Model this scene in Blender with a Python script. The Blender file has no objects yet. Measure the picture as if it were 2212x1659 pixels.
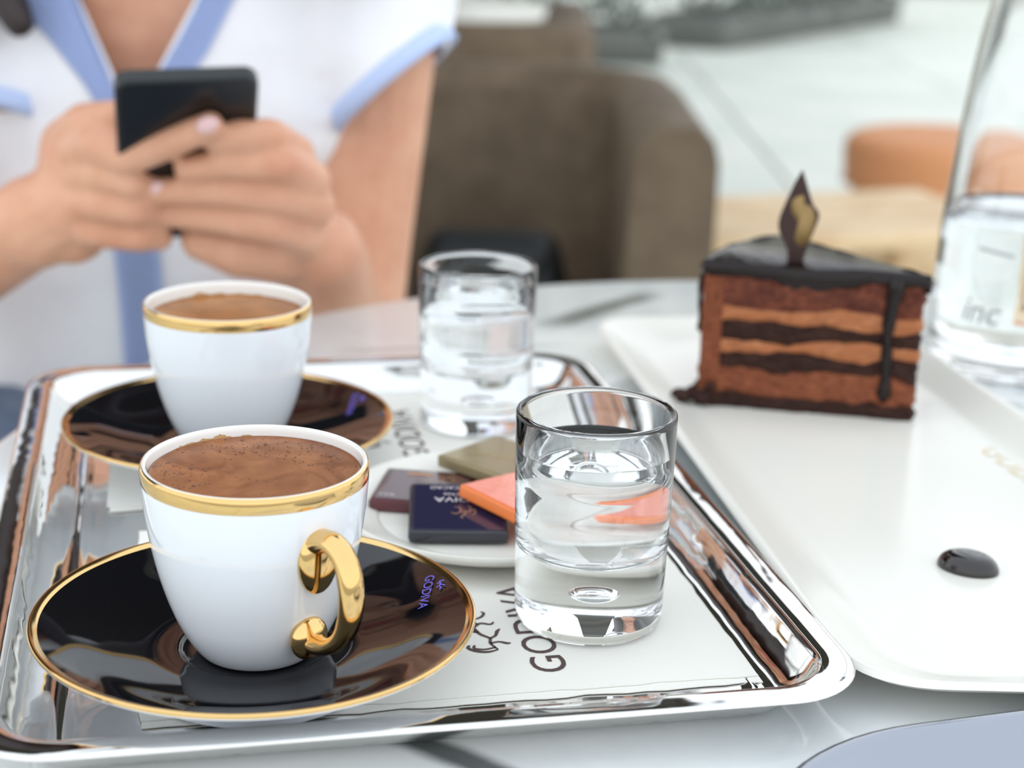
import bpy, bmesh, math, random
from mathutils import Vector, Matrix, noise
from mathutils.bvhtree import BVHTree

random.seed(7)
scene = bpy.context.scene
COL = scene.collection
Z0 = 0.75                                   # height of the table top above the floor
PI = math.pi

# ------------------------------------------------------------------ camera
PITCH, ROLL = math.radians(16.95), math.radians(1.68)
cp, sp, cr, sr = math.cos(PITCH), math.sin(PITCH), math.cos(ROLL), math.sin(ROLL)
fw = Vector((0, cp, -sp)); rt = Vector((1, 0, 0)); up = Vector((0, sp, cp))
R2 = rt * cr + up * sr; U2 = up * cr - rt * sr
cam = bpy.data.cameras.new('camera'); cam_ob = bpy.data.objects.new('camera', cam); COL.objects.link(cam_ob)
cam.sensor_width = 36; cam.lens = 3635.0 / 2212 * 36
cam.clip_start = 0.02; cam.clip_end = 200
m = Matrix.Identity(4)
for i in range(3):
    m[i][0] = R2[i]; m[i][1] = U2[i]; m[i][2] = -fw[i]
m[2][3] = Z0 + 0.226
cam_ob.matrix_world = m
cam.dof.use_dof = True; cam.dof.focus_distance = 0.482; cam.dof.aperture_fstop = 9.6
scene.camera = cam_ob

# ------------------------------------------------------------------ sky and exposure
world = bpy.data.worlds.new('sky'); scene.world = world; world.use_nodes = True
wn, wl = world.node_tree.nodes, world.node_tree.links
wn.clear()
w_out = wn.new('ShaderNodeOutputWorld'); w_bg = wn.new('ShaderNodeBackground')
w_tc = wn.new('ShaderNodeTexCoord'); w_sep = wn.new('ShaderNodeSeparateXYZ'); w_ramp = wn.new('ShaderNodeValToRGB')
wl.new(w_tc.outputs['Generated'], w_sep.inputs[0]); wl.new(w_sep.outputs['Z'], w_ramp.inputs[0])
w_ramp.color_ramp.elements[0].position = 0.0; w_ramp.color_ramp.elements[0].color = (1.0, 1.0, 1.0, 1)
w_ramp.color_ramp.elements[1].position = 0.6; w_ramp.color_ramp.elements[1].color = (0.86, 0.93, 1.0, 1)
wl.new(w_ramp.outputs[0], w_bg.inputs[0]); wl.new(w_bg.outputs[0], w_out.inputs[0])
w_bg.inputs[1].default_value = 1.0
scene.view_settings.view_transform = 'Standard'
scene.view_settings.look = 'None'
scene.view_settings.gamma = 1.0
scene.view_settings.use_curve_mapping = False
scene.view_settings.exposure = 0.65
scene.cycles.use_denoising = True
scene.cycles.max_bounces = 16; scene.cycles.transmission_bounces = 16; scene.cycles.glossy_bounces = 8
scene.cycles.sample_clamp_indirect = 12.0

# ------------------------------------------------------------------ materials
def lin(c):
    return tuple((x / 12.92 if x <= 0.04045 else ((x + 0.055) / 1.055) ** 2.4) for x in c)
def rgb(r, g, b):
    return lin((r / 255, g / 255, b / 255)) + (1,)
def mat(name, col, rough=0.5, metal=0.0, coat=0.0, trans=0.0, ior=1.5, spec=0.5, sss=0.0, emit=None, estr=0.0, sheen=0.0):
    mt = bpy.data.materials.new(name); mt.use_nodes = True
    b = mt.node_tree.nodes['Principled BSDF']
    b.inputs['Base Color'].default_value = col
    b.inputs['Roughness'].default_value = rough
    b.inputs['Metallic'].default_value = metal
    b.inputs['Coat Weight'].default_value = coat
    b.inputs['Coat Roughness'].default_value = 0.03
    b.inputs['Transmission Weight'].default_value = trans
    b.inputs['IOR'].default_value = ior
    b.inputs['Specular IOR Level'].default_value = spec
    b.inputs['Sheen Weight'].default_value = sheen
    if sss:
        b.inputs['Subsurface Weight'].default_value = sss
        b.inputs['Subsurface Radius'].default_value = (0.01, 0.004, 0.002)
    if emit:
        b.inputs['Emission Color'].default_value = emit; b.inputs['Emission Strength'].default_value = estr
    return mt
def bsdf(mt): return mt.node_tree.nodes['Principled BSDF']
def tex_noise(mt, scale, detail=4, rough=0.55, coord='Object', dist=0.0):
    n = mt.node_tree.nodes; l = mt.node_tree.links
    tc = n.new('ShaderNodeTexCoord'); t = n.new('ShaderNodeTexNoise')
    t.inputs['Scale'].default_value = scale; t.inputs['Detail'].default_value = detail
    t.inputs['Roughness'].default_value = rough; t.inputs['Distortion'].default_value = dist
    l.new(tc.outputs[coord], t.inputs['Vector'])
    return t
def ramp(mt, src, stops):
    n = mt.node_tree.nodes; l = mt.node_tree.links
    r = n.new('ShaderNodeValToRGB')
    while len(r.color_ramp.elements) < len(stops): r.color_ramp.elements.new(0.5)
    for e, (p, c) in zip(r.color_ramp.elements, stops): e.position = p; e.color = c
    l.new(src, r.inputs[0]); return r
def colour_noise(mt, scale, c0, c1, lo=0.35, hi=0.65, detail=4, dist=0.0):
    t = tex_noise(mt, scale, detail, dist=dist)
    r = ramp(mt, t.outputs['Fac'], [(lo, c0), (hi, c1)])
    mt.node_tree.links.new(r.outputs[0], bsdf(mt).inputs['Base Color'])
    return t
def bump(mt, src, strength=0.3, dist=0.001):
    n = mt.node_tree.nodes; l = mt.node_tree.links
    b = n.new('ShaderNodeBump'); b.inputs['Strength'].default_value = strength; b.inputs['Distance'].default_value = dist
    l.new(src, b.inputs['Height']); l.new(b.outputs[0], bsdf(mt).inputs['Normal'])

M = {}
M['porcelain'] = mat('white_porcelain', rgb(238, 243, 250), 0.07, coat=0.3)
M['plate_white'] = mat('plate_glaze', rgb(233, 231, 222), 0.2)
M['black_glaze'] = mat('black_glaze', (0.004, 0.004, 0.006, 1), 0.035)
M['gold'] = mat('gold_lustre', (0.78, 0.52, 0.22, 1), 0.10, metal=1.0)
M['steel'] = mat('polished_steel', (0.74, 0.735, 0.72, 1), 0.035, metal=1.0)
t = tex_noise(M['steel'], 260, 3); r = ramp(M['steel'], t.outputs['Fac'], [(0.35, (0.025,) * 3 + (1,)), (0.75, (0.10,) * 3 + (1,))])
M['steel'].node_tree.links.new(r.outputs[0], bsdf(M['steel']).inputs['Roughness'])
t = tex_noise(M['steel'], 28, 2); bump(M['steel'], t.outputs['Fac'], 0.6, 0.0012)
M['steel_brushed'] = mat('satin_steel', (0.34, 0.36, 0.41, 1), 0.14, metal=1.0)
M['glass'] = mat('clear_glass', (0.985, 0.995, 1, 1), 0.0, trans=1.0, ior=1.48)
M['water'] = mat('clear_water', (0.99, 1, 1, 1), 0.0, trans=1.0, ior=1.33)
M['napkin'] = mat('white_paper', rgb(236, 234, 226), 0.85, spec=0.2)
t = M['napkin'].node_tree.nodes.new('ShaderNodeTexVoronoi'); t.inputs['Scale'].default_value = 700
tc = M['napkin'].node_tree.nodes.new('ShaderNodeTexCoord'); M['napkin'].node_tree.links.new(tc.outputs['Object'], t.inputs['Vector'])
bump(M['napkin'], t.outputs['Distance'], 0.25, 0.0002)
M['print_violet_glint'] = mat('violet_glint_print', rgb(118, 108, 226), 0.35)  # gold print; the violet light it reflects is put into the colour
M['print_brown'] = mat('brown_print', rgb(84, 66, 64), 0.8)
M['print_white'] = mat('white_print', rgb(225, 215, 215), 0.5)
M['print_gold'] = mat('pale_gold_print', rgb(226, 208, 172), 0.35)
M['print_bronze'] = mat('bronze_print', rgb(190, 140, 105), 0.4)
M['print_grey'] = mat('grey_print', rgb(150, 152, 154), 0.6)
M['cup_inside'] = mat('cup_inside_glaze', rgb(240, 239, 235), 0.09, coat=0.3)

# crema
def crema(name, a, b_, dark, bub):
    mt = mat(name, a, 0.35, spec=0.35)
    n, l = mt.node_tree.nodes, mt.node_tree.links
    t = tex_noise(mt, 60, 6, dist=1.2); r = ramp(mt, t.outputs['Fac'], [(0.36, a), (0.68, b_)])
    tc = n.new('ShaderNodeTexCoord'); v = n.new('ShaderNodeTexVoronoi'); v.inputs['Scale'].default_value = 520; v.inputs['Randomness'].default_value = 1
    l.new(tc.outputs['Object'], v.inputs['Vector'])
    r2 = ramp(mt, v.outputs['Distance'], [(0.10, (1, 1, 1, 1)), (0.28, (0, 0, 0, 1))])
    t3 = tex_noise(mt, 95, 2); r3 = ramp(mt, t3.outputs['Fac'], [(0.50, (0, 0, 0, 1)), (0.62, (bub, bub, bub, 1))])
    mu = n.new('ShaderNodeMath'); mu.operation = 'MULTIPLY'; l.new(r2.outputs[0], mu.inputs[0]); l.new(r3.outputs[0], mu.inputs[1])
    mx = n.new('ShaderNodeMix'); mx.data_type = 'RGBA'; l.new(mu.outputs[0], mx.inputs[0]); l.new(r.outputs[0], mx.inputs[6]); mx.inputs[7].default_value = dark
    l.new(mx.outputs[2], bsdf(mt).inputs['Base Color'])
    bp = n.new('ShaderNodeBump'); bp.invert = True; bp.inputs['Strength'].default_value = 0.5; bp.inputs['Distance'].default_value = 0.0004
    l.new(mu.outputs[0], bp.inputs['Height']); l.new(bp.outputs[0], bsdf(mt).inputs['Normal'])
    return mt
M['crema_front'] = crema('coffee_foam', rgb(122, 72, 42), rgb(166, 110, 72), rgb(80, 42, 22), 0.95)
M['crema_back'] = crema('coffee_foam_smooth', rgb(146, 92, 46), rgb(174, 116, 64), rgb(120, 74, 40), 0.25)
M['stain'] = mat('crema_stain', rgb(196, 158, 112), 0.35)
M['bubble'] = mat('foam_bubble', rgb(100, 58, 36), 0.2, coat=0.4)

# marble with drawn veins
def marble(name, veins):
    mt = mat(name, rgb(238, 240, 240), 0.10, coat=0.25)
    n, l = mt.node_tree.nodes, mt.node_tree.links
    t = tex_noise(mt, 5, 6, dist=0.8); base = ramp(mt, t.outputs['Fac'], [(0.28, rgb(188, 197, 202)), (0.46, rgb(226, 231, 232)), (0.66, rgb(246, 247, 245))])
    tc = n.new('ShaderNodeTexCoord')
    wob = n.new('ShaderNodeTexNoise'); wob.inputs['Scale'].default_value = 13; wob.inputs['Detail'].default_value = 5
    l.new(tc.outputs['Object'], wob.inputs['Vector'])
    wc = n.new('ShaderNodeMath'); wc.operation = 'SUBTRACT'; l.new(wob.outputs['Fac'], wc.inputs[0]); wc.inputs[1].default_value = 0.5
    cur = base.outputs[0]
    for (px, py, ang, width, length, amp, dark) in veins:
        mp = n.new('ShaderNodeMapping'); mp.vector_type = 'TEXTURE'
        mp.inputs['Location'].default_value = (px, py, 0); mp.inputs['Rotation'].default_value = (0, 0, ang)
        l.new(tc.outputs['Object'], mp.inputs['Vector'])
        s = n.new('ShaderNodeSeparateXYZ'); l.new(mp.outputs[0], s.inputs[0])
        a1 = n.new('ShaderNodeMath'); a1.operation = 'MULTIPLY_ADD'; l.new(wc.outputs[0], a1.inputs[0]); a1.inputs[1].default_value = amp; l.new(s.outputs['Y'], a1.inputs[2])
        ab = n.new('ShaderNodeMath'); ab.operation = 'ABSOLUTE'; l.new(a1.outputs[0], ab.inputs[0])
        r1 = n.new('ShaderNodeMapRange'); r1.interpolation_type = 'SMOOTHSTEP'; l.new(ab.outputs[0], r1.inputs[0])
        r1.inputs[1].default_value = width * 0.25; r1.inputs[2].default_value = width; r1.inputs[3].default_value = dark; r1.inputs[4].default_value = 0
        ax = n.new('ShaderNodeMath'); ax.operation = 'ABSOLUTE'; l.new(s.outputs['X'], ax.inputs[0])
        r2 = n.new('ShaderNodeMapRange'); r2.interpolation_type = 'SMOOTHSTEP'; l.new(ax.outputs[0], r2.inputs[0])
        r2.inputs[1].default_value = length * 0.5; r2.inputs[2].default_value = length; r2.inputs[3].default_value = 1; r2.inputs[4].default_value = 0
        mu = n.new('ShaderNodeMath'); mu.operation = 'MULTIPLY'; l.new(r1.outputs[0], mu.inputs[0]); l.new(r2.outputs[0], mu.inputs[1])
        mx = n.new('ShaderNodeMix'); mx.data_type = 'RGBA'; l.new(mu.outputs[0], mx.inputs[0]); l.new(cur, mx.inputs[6]); mx.inputs[7].default_value = rgb(72, 78, 78)
        cur = mx.outputs[2]
    l.new(cur, bsdf(mt).inputs['Base Color'])
    return mt
# vein positions are relative to the table centre
TC = (0.152, 0.606); TR = 0.363
def tv(x, y): return (x - TC[0], y - TC[1])
M['marble'] = marble('white_marble', [
    tv(-0.010, 0.3995) + (math.radians(-34), 0.0075, 0.045, 0.012, 0.9),
    tv(0.0476, 0.8864) + (math.radians(51), 0.012, 0.06, 0.010, 0.9),
    tv(0.11, 0.365) + (math.radians(-30), 0.005, 0.06, 0.02, 0.25),
    tv(-0.05, 0.345) + (math.radians(20), 0.002, 0.06, 0.02, 0.4),
    tv(-0.15, 0.60) + (math.radians(-15), 0.003, 0.05, 0.02, 0.4),
    tv(-0.03, 0.80) + (math.radians(12), 0.006, 0.07, 0.02, 0.3),
    tv(0.30, 0.50) + (math.radians(70), 0.006, 0.1, 0.03, 0.4)])

M['skin'] = mat('skin', rgb(214, 158, 128), 0.45, sss=0.15)
colour_noise(M['skin'], 30, rgb(206, 146, 116), rgb(222, 170, 140), 0.3, 0.7)
M['nail'] = mat('lavender_nail', rgb(226, 186, 186), 0.2, coat=0.5)
M['shirt'] = mat('white_cotton', rgb(240, 241, 246), 0.85, spec=0.2, sheen=0.1)
t = tex_noise(M['shirt'], 9, 3); bump(M['shirt'], t.outputs['Fac'], 0.5, 0.02)
M['blue_trim'] = mat('blue_cotton', rgb(190, 207, 243), 0.85, spec=0.2)
M['denim'] = mat('grey_blue_denim', rgb(112, 128, 152), 0.9, spec=0.2)
colour_noise(M['denim'], 60, rgb(100, 116, 142), rgb(124, 140, 162))
M['hair'] = mat('dark_brown_hair', rgb(42, 30, 30), 0.45)
M['eye'] = mat('eye_white', rgb(235, 232, 228), 0.2); M['iris'] = mat('brown_iris', rgb(60, 38, 26), 0.2)
M['lip'] = mat('lip', rgb(190, 104, 98), 0.4)
M['phone'] = mat('black_phone_back', rgb(14, 16, 18), 0.25)
M['phone_edge'] = mat('black_phone_edge', rgb(34, 38, 40), 0.35)
M['screen'] = mat('phone_screen', rgb(10, 12, 16), 0.05, coat=0.5)
M['upholstery'] = mat('taupe_upholstery', rgb(104, 90, 74), 0.7, spec=0.3)
colour_noise(M['upholstery'], 14, rgb(96, 82, 66), rgb(116, 100, 82))
M['dark_wood'] = mat('dark_wood', rgb(52, 36, 28), 0.45)
M['bag'] = mat('black_leather', rgb(9, 11, 13), 0.5)
M['orange_seat'] = mat('orange_upholstery', rgb(222, 154, 106), 0.7)
M['pale_wood'] = mat('pale_wood', rgb(214, 170, 116), 0.5)
colour_noise(M['pale_wood'], 8, rgb(214, 178, 132), rgb(236, 208, 168))
M['iron'] = mat('black_iron', rgb(30, 30, 32), 0.4, metal=0.6)
M['leaf'] = mat('hedge_leaf', rgb(120, 132, 118), 0.6)
colour_noise(M['leaf'], 6, rgb(104, 116, 104), rgb(160, 168, 158))
M['planter'] = mat('grey_planter', rgb(120, 122, 118), 0.7)
M['stone_floor'] = mat('pale_stone', rgb(226, 230, 220), 0.45)
colour_noise(M['stone_floor'], 1.3, rgb(216, 222, 212), rgb(234, 236, 226))
M['stone_joint'] = mat('stone_joint', rgb(168, 170, 160), 0.8)
M['deck'] = mat('ochre_paving', rgb(224, 178, 120), 0.6)
M['canopy'] = mat('dark_canopy', rgb(58, 52, 44), 0.85)
M['canopy_beam'] = mat('canopy_beam', rgb(150, 146, 138), 0.5)
M['facade'] = mat('pale_facade', rgb(196, 190, 178), 0.8)

# cake
def crumb(name, c0, c1, s=420, bs=0.5, bd=0.0012, rough=0.75, c2=None):
    mt = mat(name, c0, rough, spec=0.3)
    n, l = mt.node_tree.nodes, mt.node_tree.links
    tc = n.new('ShaderNodeTexCoord'); mp = n.new('ShaderNodeMapping'); mp.inputs['Scale'].default_value = (1, 1, 2.6)
    l.new(tc.outputs['Object'], mp.inputs['Vector'])
    def nz(sc, det):
        t = n.new('ShaderNodeTexNoise'); t.inputs['Scale'].default_value = sc; t.inputs['Detail'].default_value = det; t.inputs['Roughness'].default_value = 0.65
        l.new(mp.outputs[0], t.inputs['Vector']); return t
    t1 = nz(s, 5); r1 = ramp(mt, t1.outputs['Fac'], [(0.36, c0), (0.66, c1)])
    t2 = nz(s * 0.26, 4); r2 = ramp(mt, t2.outputs['Fac'], [(0.40, (0, 0, 0, 1)), (0.62, (0.8, 0.8, 0.8, 1))])
    mx = n.new('ShaderNodeMix'); mx.data_type = 'RGBA'; l.new(r2.outputs[0], mx.inputs[0]); l.new(r1.outputs[0], mx.inputs[6]); mx.inputs[7].default_value = c2 or c0
    l.new(mx.outputs[2], bsdf(mt).inputs['Base Color'])
    t3 = nz(s * 0.6, 5); bump(mt, t3.outputs['Fac'], bs, bd)
    return mt
M['sponge'] = crumb('dark_sponge', rgb(46, 26, 20), rgb(88, 56, 46), 700, 0.9, 0.002)
M['mousse'] = crumb('chocolate_mousse', rgb(104, 54, 34), rgb(160, 94, 62), 260, 0.7, 0.002, c2=rgb(126, 68, 44))
M['mousse_dark'] = crumb('dark_mousse', rgb(92, 46, 34), rgb(148, 84, 60), 300, 0.9, 0.003, c2=rgb(84, 42, 34))
M['cream'] = crumb('milk_chocolate_cream', rgb(146, 86, 52), rgb(186, 122, 80), 200, 0.35, 0.0012, 0.55, c2=rgb(164, 98, 58))
M['glaze'] = mat('dark_chocolate_glaze', rgb(22, 11, 9), 0.17, spec=0.32)
t = tex_noise(M['glaze'], 160, 3); bump(M['glaze'], t.outputs['Fac'], 0.25, 0.001)
M['sauce'] = mat('chocolate_sauce', rgb(20, 10, 8), 0.04, coat=0.6)
M['chocolate'] = mat('dark_chocolate', rgb(52, 28, 24), 0.35)
M['gold_smear'] = mat('gold_dust', rgb(150, 122, 74), 0.45, metal=0.2)
M['wrap_navy'] = mat('navy_wrapper', rgb(34, 32, 46), 0.16, coat=0.5)
M['wrap_maroon'] = mat('maroon_wrapper', rgb(88, 30, 38), 0.2, coat=0.4)
M['wrap_gold'] = mat('taupe_gold_wrapper', rgb(160, 146, 112), 0.35, metal=0.5)
M['wrap_orange'] = mat('orange_wrapper', rgb(244, 128, 54), 0.28, coat=0.4)
M['wrap_orange_sheen'] = mat('orange_wrapper_sheen', rgb(246, 146, 124), 0.2, coat=0.4)  # top of the orange wrapper, its salmon reflection painted into the colour

# ------------------------------------------------------------------ mesh helpers
def link(name, me, parent=None):
    o = bpy.data.objects.new(name, me); COL.objects.link(o)
    if parent: o.parent = parent
    return o
def from_bm(name, bm, mt, parent=None, smooth=True, loc=None):
    bmesh.ops.recalc_face_normals(bm, faces=bm.faces)
    me = bpy.data.meshes.new(name); bm.to_mesh(me); bm.free()
    me.materials.append(mt)
    if smooth:
        for p in me.polygons: p.use_smooth = True
    o = link(name, me, parent)
    if loc: o.location = loc
    return o
def sharp(o, deg=35):
    me = o.data
    try: me.set_sharp_from_angle(angle=math.radians(deg))
    except Exception: pass
    return o
def tag(o, label, cat, group=None, kind=None):
    if label: o['label'] = label
    if cat: o['category'] = cat
    if group: o['group'] = group
    if kind: o['kind'] = kind
    return o
def thing(name, label, cat, loc=(0, 0, 0), rz=0, group=None):
    o = bpy.data.objects.new(name, None); COL.objects.link(o)
    o.location = loc; o.rotation_euler = (0, 0, rz); o.empty_display_size = 0.02
    return tag(o, label, cat, group)
def struct(o):
    o['kind'] = 'structure'; return o
def lathe_bm(prof, n=96, closed=False, cap0=False, cap1=False):
    bm = bmesh.new(); rings = []
    for (r_, z) in prof:
        if r_ < 1e-6: rings.append([bm.verts.new((0, 0, z))])
        else: rings.append([bm.verts.new((r_ * math.cos(2 * PI * k / n), r_ * math.sin(2 * PI * k / n), z)) for k in range(n)])
    idx = list(range(len(rings) - 1))
    pairs = [(rings[i], rings[i + 1]) for i in idx]
    if closed: pairs.append((rings[-1], rings[0]))
    for a, b in pairs:
        for k in range(n):
            k2 = (k + 1) % n
            if len(a) == 1 and len(b) == 1: continue
            if len(a) == 1: bm.faces.new((a[0], b[k], b[k2]))
            elif len(b) == 1: bm.faces.new((a[k], b[0], a[k2]))
            else: bm.faces.new((a[k], b[k], b[k2], a[k2]))
    if cap0 and len(rings[0]) > 1: bm.faces.new(rings[0])
    if cap1 and len(rings[-1]) > 1: bm.faces.new(rings[-1])
    return bm
def smooth_prof(pts, sub=6):
    out = []
    for i in range(len(pts) - 1):
        p0 = pts[max(i - 1, 0)]; p1 = pts[i]; p2 = pts[i + 1]; p3 = pts[min(i + 2, len(pts) - 1)]
        for k in range(sub):
            t_ = k / sub
            out.append(tuple(0.5 * ((2 * p1[j]) + (-p0[j] + p2[j]) * t_ + (2 * p0[j] - 5 * p1[j] + 4 * p2[j] - p3[j]) * t_ ** 2 + (-p0[j] + 3 * p1[j] - 3 * p2[j] + p3[j]) * t_ ** 3) for j in range(len(p1))))
    out.append(tuple(pts[-1])); return out
def add_box(bm, c, s, rot=None, bevel=0.0, seg=2):
    g = bmesh.ops.create_cube(bm, size=1.0)
    mt = Matrix.Translation(c) @ (rot.to_4x4() if rot else Matrix.Identity(4)) @ Matrix.Diagonal((s[0], s[1], s[2], 1))
    bmesh.ops.transform(bm, matrix=mt, verts=g['verts'])
    if bevel > 0:
        es = list({e for v in g['verts'] for e in v.link_edges})
        bmesh.ops.bevel(bm, geom=es, offset=bevel, segments=seg, affect='EDGES', profile=0.5)
def box_obj(name, c, s, mt, parent=None, bevel=0.0, rot=None, seg=2):
    bm = bmesh.new(); add_box(bm, c, s, rot, bevel, seg)
    o = from_bm(name, bm, mt, parent); sharp(o, 40); return o
def add_tube(bm, pts, rads, n=12, cap=True, flat=None):
    pts = [Vector(p) for p in pts]; rings = []; prev = None
    for i, p in enumerate(pts):
        d = (pts[min(i + 1, len(pts) - 1)] - pts[max(i - 1, 0)]).normalized()
        ref = prev if prev is not None else (Vector((0, 0, 1)) if abs(d.z) < 0.9 else Vector((1, 0, 0)))
        u = (ref - d * ref.dot(d)).normalized(); v = d.cross(u); prev = u
        r_ = rads[i] if isinstance(rads, (list, tuple)) else rads
        f = flat if flat else (1, 1)
        rings.append([bm.verts.new(p + u * math.cos(2 * PI * k / n) * r_ * f[0] + v * math.sin(2 * PI * k / n) * r_ * f[1]) for k in range(n)])
    for a, b in zip(rings, rings[1:]):
        for k in range(n): bm.faces.new((a[k], a[(k + 1) % n], b[(k + 1) % n], b[k]))
    if cap: bm.faces.new(rings[0]); bm.faces.new(rings[-1])
def add_ball(bm, c, s, rot=None, u=16, v=10):
    if not isinstance(s, (tuple, list)): s = (s, s, s)
    g = bmesh.ops.create_uvsphere(bm, u_segments=u, v_segments=v, radius=1.0)
    mt = Matrix.Translation(c) @ (rot.to_4x4() if rot else Matrix.Identity(4)) @ Matrix.Diagonal((s[0], s[1], s[2], 1))
    bmesh.ops.transform(bm, matrix=mt, verts=g['verts'])
def add_chain(bm, pts, rads, n=12):
    """capsule chain: balls at the joints, cones between"""
    for p, r_ in zip(pts, rads): add_ball(bm, p, r_, u=n, v=8)
    for (p, q, a, b) in zip(pts, pts[1:], rads, rads[1:]): add_tube(bm, [p, q], [a, b], n)
def remeshed(name, bm, voxel, mt, parent=None, smooth_it=4, smooth_f=0.5):
    me = bpy.data.meshes.new(name); bm.to_mesh(me); bm.free()
    o = bpy.data.objects.new(name + '_tmp', me); COL.objects.link(o)
    r_ = o.modifiers.new('r', 'REMESH'); r_.mode = 'VOXEL'; r_.voxel_size = voxel; r_.use_smooth_shade = True
    s_ = o.modifiers.new('s', 'SMOOTH'); s_.factor = smooth_f; s_.iterations = smooth_it
    dg = bpy.context.evaluated_depsgraph_get(); ev = o.evaluated_get(dg)
    nm = bpy.data.meshes.new_from_object(ev); nm.name = name
    bpy.data.objects.remove(o); bpy.data.meshes.remove(me)
    nm.materials.clear(); nm.materials.append(mt)
    for p in nm.polygons: p.use_smooth = True
    return link(name, nm, parent)
def rrect(w, d, r_, n=10, cx=0, cy=0):
    pts = []
    for (sx, sy, a0) in ((1, 1, 0), (-1, 1, PI / 2), (-1, -1, PI), (1, -1, 1.5 * PI)):
        for k in range(n + 1):
            a = a0 + k / n * PI / 2
            pts.append((cx + sx * (w / 2 - r_) + r_ * math.cos(a), cy + sy * (d / 2 - r_) + r_ * math.sin(a)))
    return pts
def loft(bm, rings, cap0=True, cap1=True, closed=False):
    vs = [[bm.verts.new(p) for p in rg] for rg in rings]; n = len(vs[0])
    prs = list(zip(vs, vs[1:])) + ([(vs[-1], vs[0])] if closed else [])
    for a, b in prs:
        for k in range(n): bm.faces.new((a[k], a[(k + 1) % n], b[(k + 1) % n], b[k]))
    if cap0 and not closed: bm.faces.new(vs[0])
    if cap1 and not closed: bm.faces.new(vs[-1])
def text_obj(name, body, mt, width, mw, parent=None, thick=0.00006, height=None, align_center=True):
    """flat lettering as a mesh; mw places its plane (x = reading direction, y = letter tops)"""
    cu = bpy.data.curves.new(name, 'FONT'); cu.body = body; cu.extrude = 0.0; cu.resolution_u = 4
    o = bpy.data.objects.new(name + '_tmp', cu); COL.objects.link(o)
    dg = bpy.context.evaluated_depsgraph_get(); me = bpy.data.meshes.new_from_object(o.evaluated_get(dg))
    bpy.data.objects.remove(o); bpy.data.curves.remove(cu)
    xs = [v.co.x for v in me.vertices]; ys = [v.co.y for v in me.vertices]
    x0, x1, y0, y1 = min(xs), max(xs), min(ys), max(ys)
    sx = width / (x1 - x0); sy = (height / (y1 - y0)) if height else sx
    for v in me.vertices:
        v.co = mw @ Vector(((v.co.x - (x0 + x1) / 2) * sx, (v.co.y - (y0 + y1) / 2) * sy, thick))
    me.materials.clear(); me.materials.append(mt); me.name = name
    return link(name, me, parent)
def frame(o, x, y):
    """matrix with origin o, x axis x, in-plane y axis y"""
    o, x, y = Vector(o), Vector(x).normalized(), Vector(y)
    y = (y - x * y.dot(x)).normalized(); z = x.cross(y)
    mm = Matrix.Identity(4)
    for i in range(3): mm[i][0] = x[i]; mm[i][1] = y[i]; mm[i][2] = z[i]; mm[i][3] = o[i]
    return mm
def strokes_obj(name, lines, mt, mw, width, parent=None):
    """thin flat pen strokes in the plane of mw; each line is a list of (x, y, w)"""
    bm = bmesh.new()
    for ln in lines:
        ln = smooth_prof([tuple(p) if len(p) == 3 else (p[0], p[1], 1.0) for p in ln], 5)
        L, Rr = [], []
        for i, p in enumerate(ln):
            a = ln[max(i - 1, 0)]; b = ln[min(i + 1, len(ln) - 1)]
            dx, dy = b[0] - a[0], b[1] - a[1]; d = math.hypot(dx, dy) or 1
            w_ = width * p[2] / 2
            L.append(bm.verts.new(mw @ Vector((p[0] - dy / d * w_, p[1] + dx / d * w_, 0.00006))))
            Rr.append(bm.verts.new(mw @ Vector((p[0] + dy / d * w_, p[1] - dx / d * w_, 0.00006))))
        for i in range(len(L) - 1): bm.faces.new((L[i], Rr[i], Rr[i + 1], L[i + 1]))
    return from_bm(name, bm, mt, parent, smooth=False)
def T(x, y, z): return (x, y, z + Z0)
def copy_tree(o, parent=None):
    c = o.copy(); COL.objects.link(c); c.parent = parent
    for ch in list(o.children): copy_tree(ch, c)
    return c

# ------------------------------------------------------------------ the setting
bm = bmesh.new(); add_box(bm, (2, 12, -0.05), (44, 48, 0.1))
fl = struct(from_bm('floor', bm, M['stone_joint'], smooth=False)); tag(fl, 'pale greenish white stone floor of the terrace', None)
slab_me = None
for i in range(-5, 9):
    for j in range(0, 15):
        if slab_me is None:
            bm = bmesh.new(); add_box(bm, (0, 0, 0.006), (1.188, 1.188, 0.012), bevel=0.003, seg=1)
            s = from_bm('paving_slab', bm, M['stone_floor'], fl, smooth=False); slab_me = s.data
        else: s = link('paving_slab', slab_me, fl)
        s.location = (i * 1.2 + 0.3, j * 1.2 + 0.1 - 2.0, 0.0)
# unseen dark canopy, added and sized for tray reflections and armchair shade, on beams and posts, and the facade that closes the terrace
for k, (x0, x1, y0, y1) in enumerate(((-6.0, -0.85, 1.9, 9.4), (-0.60, 0.50, 1.9, 9.4))):
    c = struct(box_obj('unseen_canopy', ((x0 + x1) / 2, (y0 + y1) / 2, 2.72), (x1 - x0, y1 - y0, 0.04), M['canopy'])); tag(c, 'unseen dark canopy panel added for reflections and shade', None)
    for yy in (y0 + 0.05, (y0 + y1) / 2, y1 - 0.05):
        struct(box_obj('canopy_beam', ((x0 + x1) / 2, yy, 2.67), (x1 - x0, 0.06, 0.06), M['canopy_beam'], c))
for k, (x, y) in enumerate(((-5.9, 2.0), (-5.9, 9.3), (-0.95, 9.3), (-0.5, 9.3))):
    struct(box_obj('trim_%d' % (k + 1), (x, y, 1.346), (0.09, 0.09, 2.668), M['canopy_beam'], bevel=0.01))
wb = struct(box_obj('wall_back', (2, 17.5, 1.6), (30, 0.3, 3.2), M['facade'])); tag(wb, 'pale facade far behind the terrace', None)

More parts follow.
